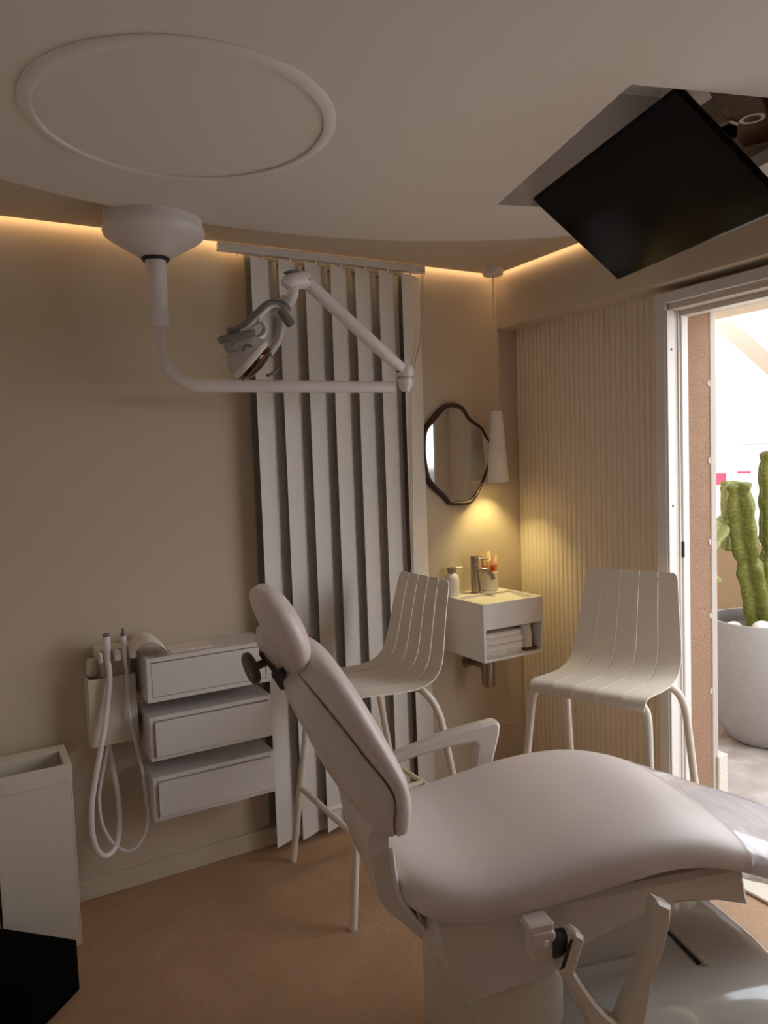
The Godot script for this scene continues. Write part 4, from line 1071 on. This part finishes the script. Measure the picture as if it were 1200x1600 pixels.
# ---------------------------------------------------------------- drawers, hose holder
func drawers_and_holder() -> void:
	var ys := [[0.742, 0.900], [0.531, 0.690], [0.312, 0.472]]
	var txt := ["top one of the three wall drawers, white, with curled paper on it", "middle one of the three white wall drawers, its front pulled slightly out", "bottom one of the three white wall drawers, nearest the floor"]
	for i in 3:
		var y0: float = ys[i][0]
		var y1: float = ys[i][1]
		var c := thing("drawer_cabinet", txt[i], "drawer cabinet", Vector3(-1.525, y0, 0.0), 0.0, "three wall drawers")
		var b := MB.new()
		var x0 := -1.752
		var x1 := -1.296
		b.box(Vector3(x0, y0, 0.0), Vector3(x0 + 0.016, y1, 0.2), 0.001)
		b.box(Vector3(x1 - 0.016, y0, 0.0), Vector3(x1, y1, 0.2), 0.001)
		b.box(Vector3(x0 + 0.016, y0, 0.0), Vector3(x1 - 0.016, y0 + 0.016, 0.2), 0.001)
		b.box(Vector3(x0 + 0.016, y1 - 0.016, 0.0), Vector3(x1 - 0.016, y1, 0.2), 0.001)
		b.box(Vector3(x0 + 0.016, y0 + 0.016, 0.0), Vector3(x1 - 0.016, y1 - 0.016, 0.012), 0.0)
		part("body", b, M.lacquer, c, true)
		var pull := 0.0 if i == 0 else 0.012
		var f := part("drawer", B(Vector3(x0 + 0.0175, y0 + 0.0175, 0.03), Vector3(x1 - 0.0175, y1 - 0.0195, 0.1985 + pull), 0.001), M.lacquer, c, true)
	# curled sheet and flat sheet
	var sts := []
	for k in 15:
		var u := k / 14.0
		var x := lerpf(-1.795, -1.668, u)
		var y := 0.9025 + 0.060 * pow(sin(PI * clampf(u * 0.86 + 0.12, 0.0, 1.0)), 0.9)
		var tg := Vector3(1.0, cos(PI * (u * 0.86 + 0.12)) * 1.3, 0).normalized()
		sts.append([Vector3(x, y, 0.205), Vector3(x + 0.012, y + 0.004, 0.045), Vector3(-tg.y, tg.x, 0)])
	solo("curled_paper", MB.new().ribbon(sts, 0.0008), M.paper, "curled sheet of white paper arching on the left of the top drawer", "paper")
	solo("flat_paper", MB.new().box(Vector3(-1.655, 0.9005, 0.05), Vector3(-1.505, 0.9045, 0.165), 0.0008, Transform3D.IDENTITY), M.paper, "flat folded sheets of white paper lying on the top drawer", "paper")
	# holder
	var h := thing("utensil_holder", "white open-topped wall box with a slotted rack left of the drawers", "wall holder", Vector3(-1.85, 0.59, 0.0))
	var b2 := MB.new()
	b2.box(Vector3(-1.932, 0.590, 0.0), Vector3(-1.926, 0.832, 0.10), 0.001)
	b2.box(Vector3(-1.776, 0.590, 0.0), Vector3(-1.770, 0.832, 0.10), 0.001)
	b2.box(Vector3(-1.926, 0.590, 0.094), Vector3(-1.776, 0.832, 0.10), 0.001)
	b2.box(Vector3(-1.926, 0.590, 0.0), Vector3(-1.776, 0.832, 0.005), 0.0)
	b2.box(Vector3(-1.926, 0.590, 0.005), Vector3(-1.776, 0.596, 0.094), 0.0)
	part("box", b2, M.cream, h, true)
	part("rack_block", B(Vector3(-1.885, 0.70, 0.008), Vector3(-1.779, 0.895, 0.065), 0.004), M.beige, h, true)
	var rk := MB.new()
	rk.box(Vector3(-1.897, 0.893, 0.0), Vector3(-1.768, 0.932, 0.085), 0.004)
	for q in [[-1.897, -1.882], [-1.846, -1.822], [-1.792, -1.768]]:
		rk.box(Vector3(q[0], 0.893, 0.085), Vector3(q[1], 0.930, 0.135), 0.005)
	part("rack", rk, M.cream, h, true)
	part("side_knob", MB.new().lathe([Vector2(0, -0.03), Vector2(0.014, -0.03), Vector2(0.018, -0.024), Vector2(0.018, 0.024), Vector2(0.014, 0.03), Vector2(0, 0.03)], 20, Transform3D(Basis(Vector3.RIGHT, 0.25), Vector3(-1.912, 0.868, 0.06))), M.cream, h, true)
	# two handpieces with looping hoses
	var s := thing("suction_handpiece", "thicker white handpiece with grey rim and wide looping hose, in the left rack slot", "handpiece", Vector3(-1.864, 0.9, 0.11), 0.0, "handpieces in the rack")
	part("grip", MB.new().lathe([Vector2(0, 0.898), Vector2(0.0115, 0.898), Vector2(0.0125, 0.915), Vector2(0.0125, 0.981), Vector2(0, 0.981)], 20, Transform3D(Basis.IDENTITY, Vector3(-1.864, 0, 0.112))), M.white, s, true)
	part("rim", MB.new().lathe([Vector2(0, 0.981), Vector2(0.0125, 0.981), Vector2(0.0125, 0.990), Vector2(0.0115, 0.992), Vector2(0.009, 0.992), Vector2(0.008, 0.985), Vector2(0, 0.985)], 20, Transform3D(Basis.IDENTITY, Vector3(-1.864, 0, 0.112))), M.grey, s, true)
	part("hose", MB.new().tube(spline([Vector3(-1.864, 0.90, 0.112), Vector3(-1.862, 0.84, 0.122), Vector3(-1.878, 0.735, 0.125), Vector3(-1.900, 0.622, 0.13), Vector3(-1.928, 0.512, 0.14), Vector3(-1.950, 0.405, 0.145), Vector3(-1.953, 0.305, 0.15), Vector3(-1.938, 0.240, 0.15), Vector3(-1.908, 0.214, 0.145), Vector3(-1.872, 0.235, 0.12), Vector3(-1.855, 0.300, 0.10), Vector3(-1.852, 0.385, 0.085), Vector3(-1.860, 0.480, 0.07), Vector3(-1.868, 0.560, 0.06), Vector3(-1.870, 0.592, 0.055)], 6), 0.0095, 14), M.enamel, s, true)
	var a := thing("syringe_handpiece", "slimmer white handpiece with stepped grey tip and thin hose, in the right rack slot", "handpiece", Vector3(-1.808, 0.9, 0.11), 0.0, "handpieces in the rack")
	part("grip", MB.new().lathe([Vector2(0, 0.898), Vector2(0.008, 0.898), Vector2(0.0095, 0.915), Vector2(0.0095, 0.976), Vector2(0, 0.976)], 20, Transform3D(Basis.IDENTITY, Vector3(-1.807, 0, 0.112))), M.white, a, true)
	part("tip", MB.new().lathe([Vector2(0, 0.976), Vector2(0.0085, 0.976), Vector2(0.0085, 0.988), Vector2(0.006, 0.991), Vector2(0.0045, 0.993), Vector2(0.0045, 1.003), Vector2(0.003, 1.004), Vector2(0, 1.004)], 20, Transform3D(Basis.IDENTITY, Vector3(-1.807, 0, 0.112))), M.grey, a, true)
	part("hose", MB.new().tube(spline([Vector3(-1.807, 0.90, 0.112), Vector3(-1.803, 0.83, 0.120), Vector3(-1.804, 0.71, 0.118), Vector3(-1.784, 0.568, 0.12), Vector3(-1.770, 0.470, 0.125), Vector3(-1.760, 0.352, 0.13), Vector3(-1.768, 0.268, 0.13), Vector3(-1.805, 0.210, 0.13), Vector3(-1.842, 0.203, 0.125), Vector3(-1.884, 0.240, 0.118), Vector3(-1.915, 0.318, 0.11), Vector3(-1.917, 0.410, 0.095), Vector3(-1.897, 0.495, 0.08), Vector3(-1.878, 0.560, 0.075), Vector3(-1.872, 0.592, 0.075)], 6), 0.006, 12), M.enamel, a, true)

func bins() -> void:
	var texts := ["tall white waste bin with an open rectangular lid, left of the wall holder", "white waste bin at the left edge, mostly out of view beside the open-lidded bin"]
	for i in 2:
		var dx := -0.2345 * i
		var c := thing("waste_bin", texts[i], "waste bin", Vector3(-2.13 + dx, 0, 0.165), 0.0, "white waste bins")
		var x0 := -2.246 + dx
		var x1 := -2.020 + dx
		var b := MB.new()
		var z0 := 0.062
		var z1 := 0.268
		b.box(Vector3(x0, 0.0, z0), Vector3(x0 + 0.006, 0.56, z1), 0.001)
		b.box(Vector3(x1 - 0.006, 0.0, z0), Vector3(x1, 0.56, z1), 0.001)
		b.box(Vector3(x0 + 0.006, 0.0, z1 - 0.006), Vector3(x1 - 0.006, 0.56, z1), 0.001)
		b.box(Vector3(x0 + 0.006, 0.0, z0), Vector3(x1 - 0.006, 0.56, z0 + 0.006), 0.001)
		b.box(Vector3(x0 + 0.006, 0.0, z0 + 0.006), Vector3(x1 - 0.006, 0.008, z1 - 0.006), 0.0)
		part("body", b, M.cream, c, true)
		var r := MB.new()
		x0 -= 0.002
		x1 += 0.002
		z0 -= 0.002
		z1 += 0.003
		r.box(Vector3(x0, 0.556, z0), Vector3(x0 + 0.022, 0.613, z1), 0.001)
		r.box(Vector3(x1 - 0.022, 0.556, z0), Vector3(x1, 0.613, z1), 0.001)
		r.box(Vector3(x0 + 0.022, 0.556, z1 - 0.014), Vector3(x1 - 0.022, 0.613, z1), 0.001)
		r.box(Vector3(x0 + 0.022, 0.556, z0), Vector3(x1 - 0.022, 0.613, z0 + 0.055), 0.001)
		part("lid_frame", r, M.cream, c, true)
	var q := Basis(Vector3.UP, PI / 4)
	var bx := MB.new().box(Vector3(-0.1105, 0.0, -0.14), Vector3(0.1105, 0.16, 0.14), 0.006, Transform3D(q, Vector3(-2.134 - 0.099, 0.0, 0.378 + 0.099)))
	solo("black_block", bx, M.black, "matt black foam block on the floor in front of the waste bin", "block")

# ---------------------------------------------------------------- terrace
func cactus_stem(path: Array, r0: float, phase: float, seed_: int) -> MB:
	var p := spline(path, 14)
	var rings := []
	var rng := RandomNumberGenerator.new()
	rng.seed = seed_
	var L := 0.0
	for i in p.size():
		if i > 0:
			L += (p[i] - p[i - 1]).length()
		var a: Vector3 = p[maxi(i - 1, 0)]
		var b: Vector3 = p[mini(i + 1, p.size() - 1)]
		var d := (b - a).normalized()
		var nx := d.cross(Vector3(0.2, 0.1, 1.0)).normalized()
		var ny := d.cross(nx)
		var u := float(i) / (p.size() - 1)
		var cap := sqrt(maxf(0.0, 1.0 - pow(clampf((u - 0.93) / 0.07, 0.0, 1.0), 2.0)))
		var neck := 1.0 - 0.20 * exp(-pow((fmod(u * 2.2 + 0.5, 1.0) - 0.5) / 0.06, 2.0))
		var ring := PackedVector3Array()
		for j in 32:
			var w := TAU * j / 32
			var rib := pow(absf(cos(2.0 * w + phase)), 1.6)
			var scal := 1.0 + 0.05 * rib * (sin(L * TAU / 0.112) + 0.7 * sin(L * TAU / 0.171 + 1.3))
			var rr := r0 * (0.48 + 0.52 * rib) * scal * neck * maxf(cap, 0.06)
			ring.append(p[i] + (nx * cos(w) + ny * sin(w)) * rr)
		rings.append(ring)
	return MB.new().loft(rings, true, 80.0)

func terrace_plants() -> void:
	var c := Vector3(1.42, 0.0, 0.43)
	var p := thing("plant_pot", "big rounded white plant pot on the terrace beside the parapet", "plant pot", c)
	part("pot_body", MB.new().lathe([Vector2(0, 0.0), Vector2(0.16, 0.0), Vector2(0.185, 0.012), Vector2(0.235, 0.08), Vector2(0.285, 0.18), Vector2(0.318, 0.29), Vector2(0.330, 0.39), Vector2(0.325, 0.48), Vector2(0.305, 0.575), Vector2(0.282, 0.650), Vector2(0.276, 0.660), Vector2(0.262, 0.660), Vector2(0.256, 0.650), Vector2(0.262, 0.59), Vector2(0.0, 0.585)], 56, Transform3D(Basis.IDENTITY, c), 50.0), M.pot, p, true)
	part("soil", MB.new().lathe([Vector2(0, 0.600), Vector2(0.255, 0.596), Vector2(0.255, 0.586), Vector2(0, 0.586)], 32, Transform3D(Basis.IDENTITY, c)), mat(Color(0.42, 0.37, 0.33), 0.95), p, true)
	var k := thing("cactus", "tall ribbed green cactus with several columns growing in the white pot", "cactus", c + Vector3(0, 0.60, 0))
	part("stem", cactus_stem([Vector3(1.375, 0.58, 0.43), Vector3(1.335, 0.80, 0.43), Vector3(1.268, 1.02, 0.43), Vector3(1.228, 1.22, 0.43), Vector3(1.205, 1.395, 0.43)], 0.080, 0.9, 3), M.cactus, k, true)
	part("stem", cactus_stem([Vector3(1.50, 0.58, 0.42), Vector3(1.515, 0.90, 0.43), Vector3(1.505, 1.25, 0.44), Vector3(1.495, 1.56, 0.44)], 0.100, 0.5, 5), M.cactus, k, true)
	part("side_stem", cactus_stem([Vector3(1.16, 0.86, 0.30), Vector3(1.06, 0.98, 0.30), Vector3(1.13, 1.10, 0.33), Vector3(1.20, 1.20, 0.36)], 0.062, 0.2, 7), M.pale_cactus, k, true)
	part("side_stem", cactus_stem([Vector3(1.33, 1.02, 0.30), Vector3(1.325, 1.2, 0.30), Vector3(1.32, 1.40, 0.30)], 0.058, 0.2, 9), M.pale_cactus, k, true)
	var rng := RandomNumberGenerator.new()
	rng.seed = 4
	var sp := [[1.235, 0.650, 0.535, "nearest the rim, left of the cactus"], [1.41, 0.62, 0.60, "in front of the cactus, near the rim"], [1.255, 0.615, 0.36, "behind the left column of the cactus"], [1.50, 0.62, 0.58, "to the right in front of the cactus"]]
	for s in sp:
		var rings := []
		var cc := Vector3(s[0], s[1], s[2])
		var rx := rng.randf_range(0.045, 0.055)
		for i in 11:
			var a := PI * i / 10.0
			var ring := PackedVector3Array()
			for j in 18:
				var w := TAU * j / 18
				ring.append(cc + Vector3(rx * maxf(sin(a), 0.02) * cos(w), 0.034 * -cos(a), rx * 0.8 * maxf(sin(a), 0.02) * sin(w)))
			rings.append(ring)
		solo("white_stone", MB.new().loft(rings, true, 80.0), M.stone, "smooth white stone in the cactus pot, " + s[3], "stone", "stones in the cactus pot")
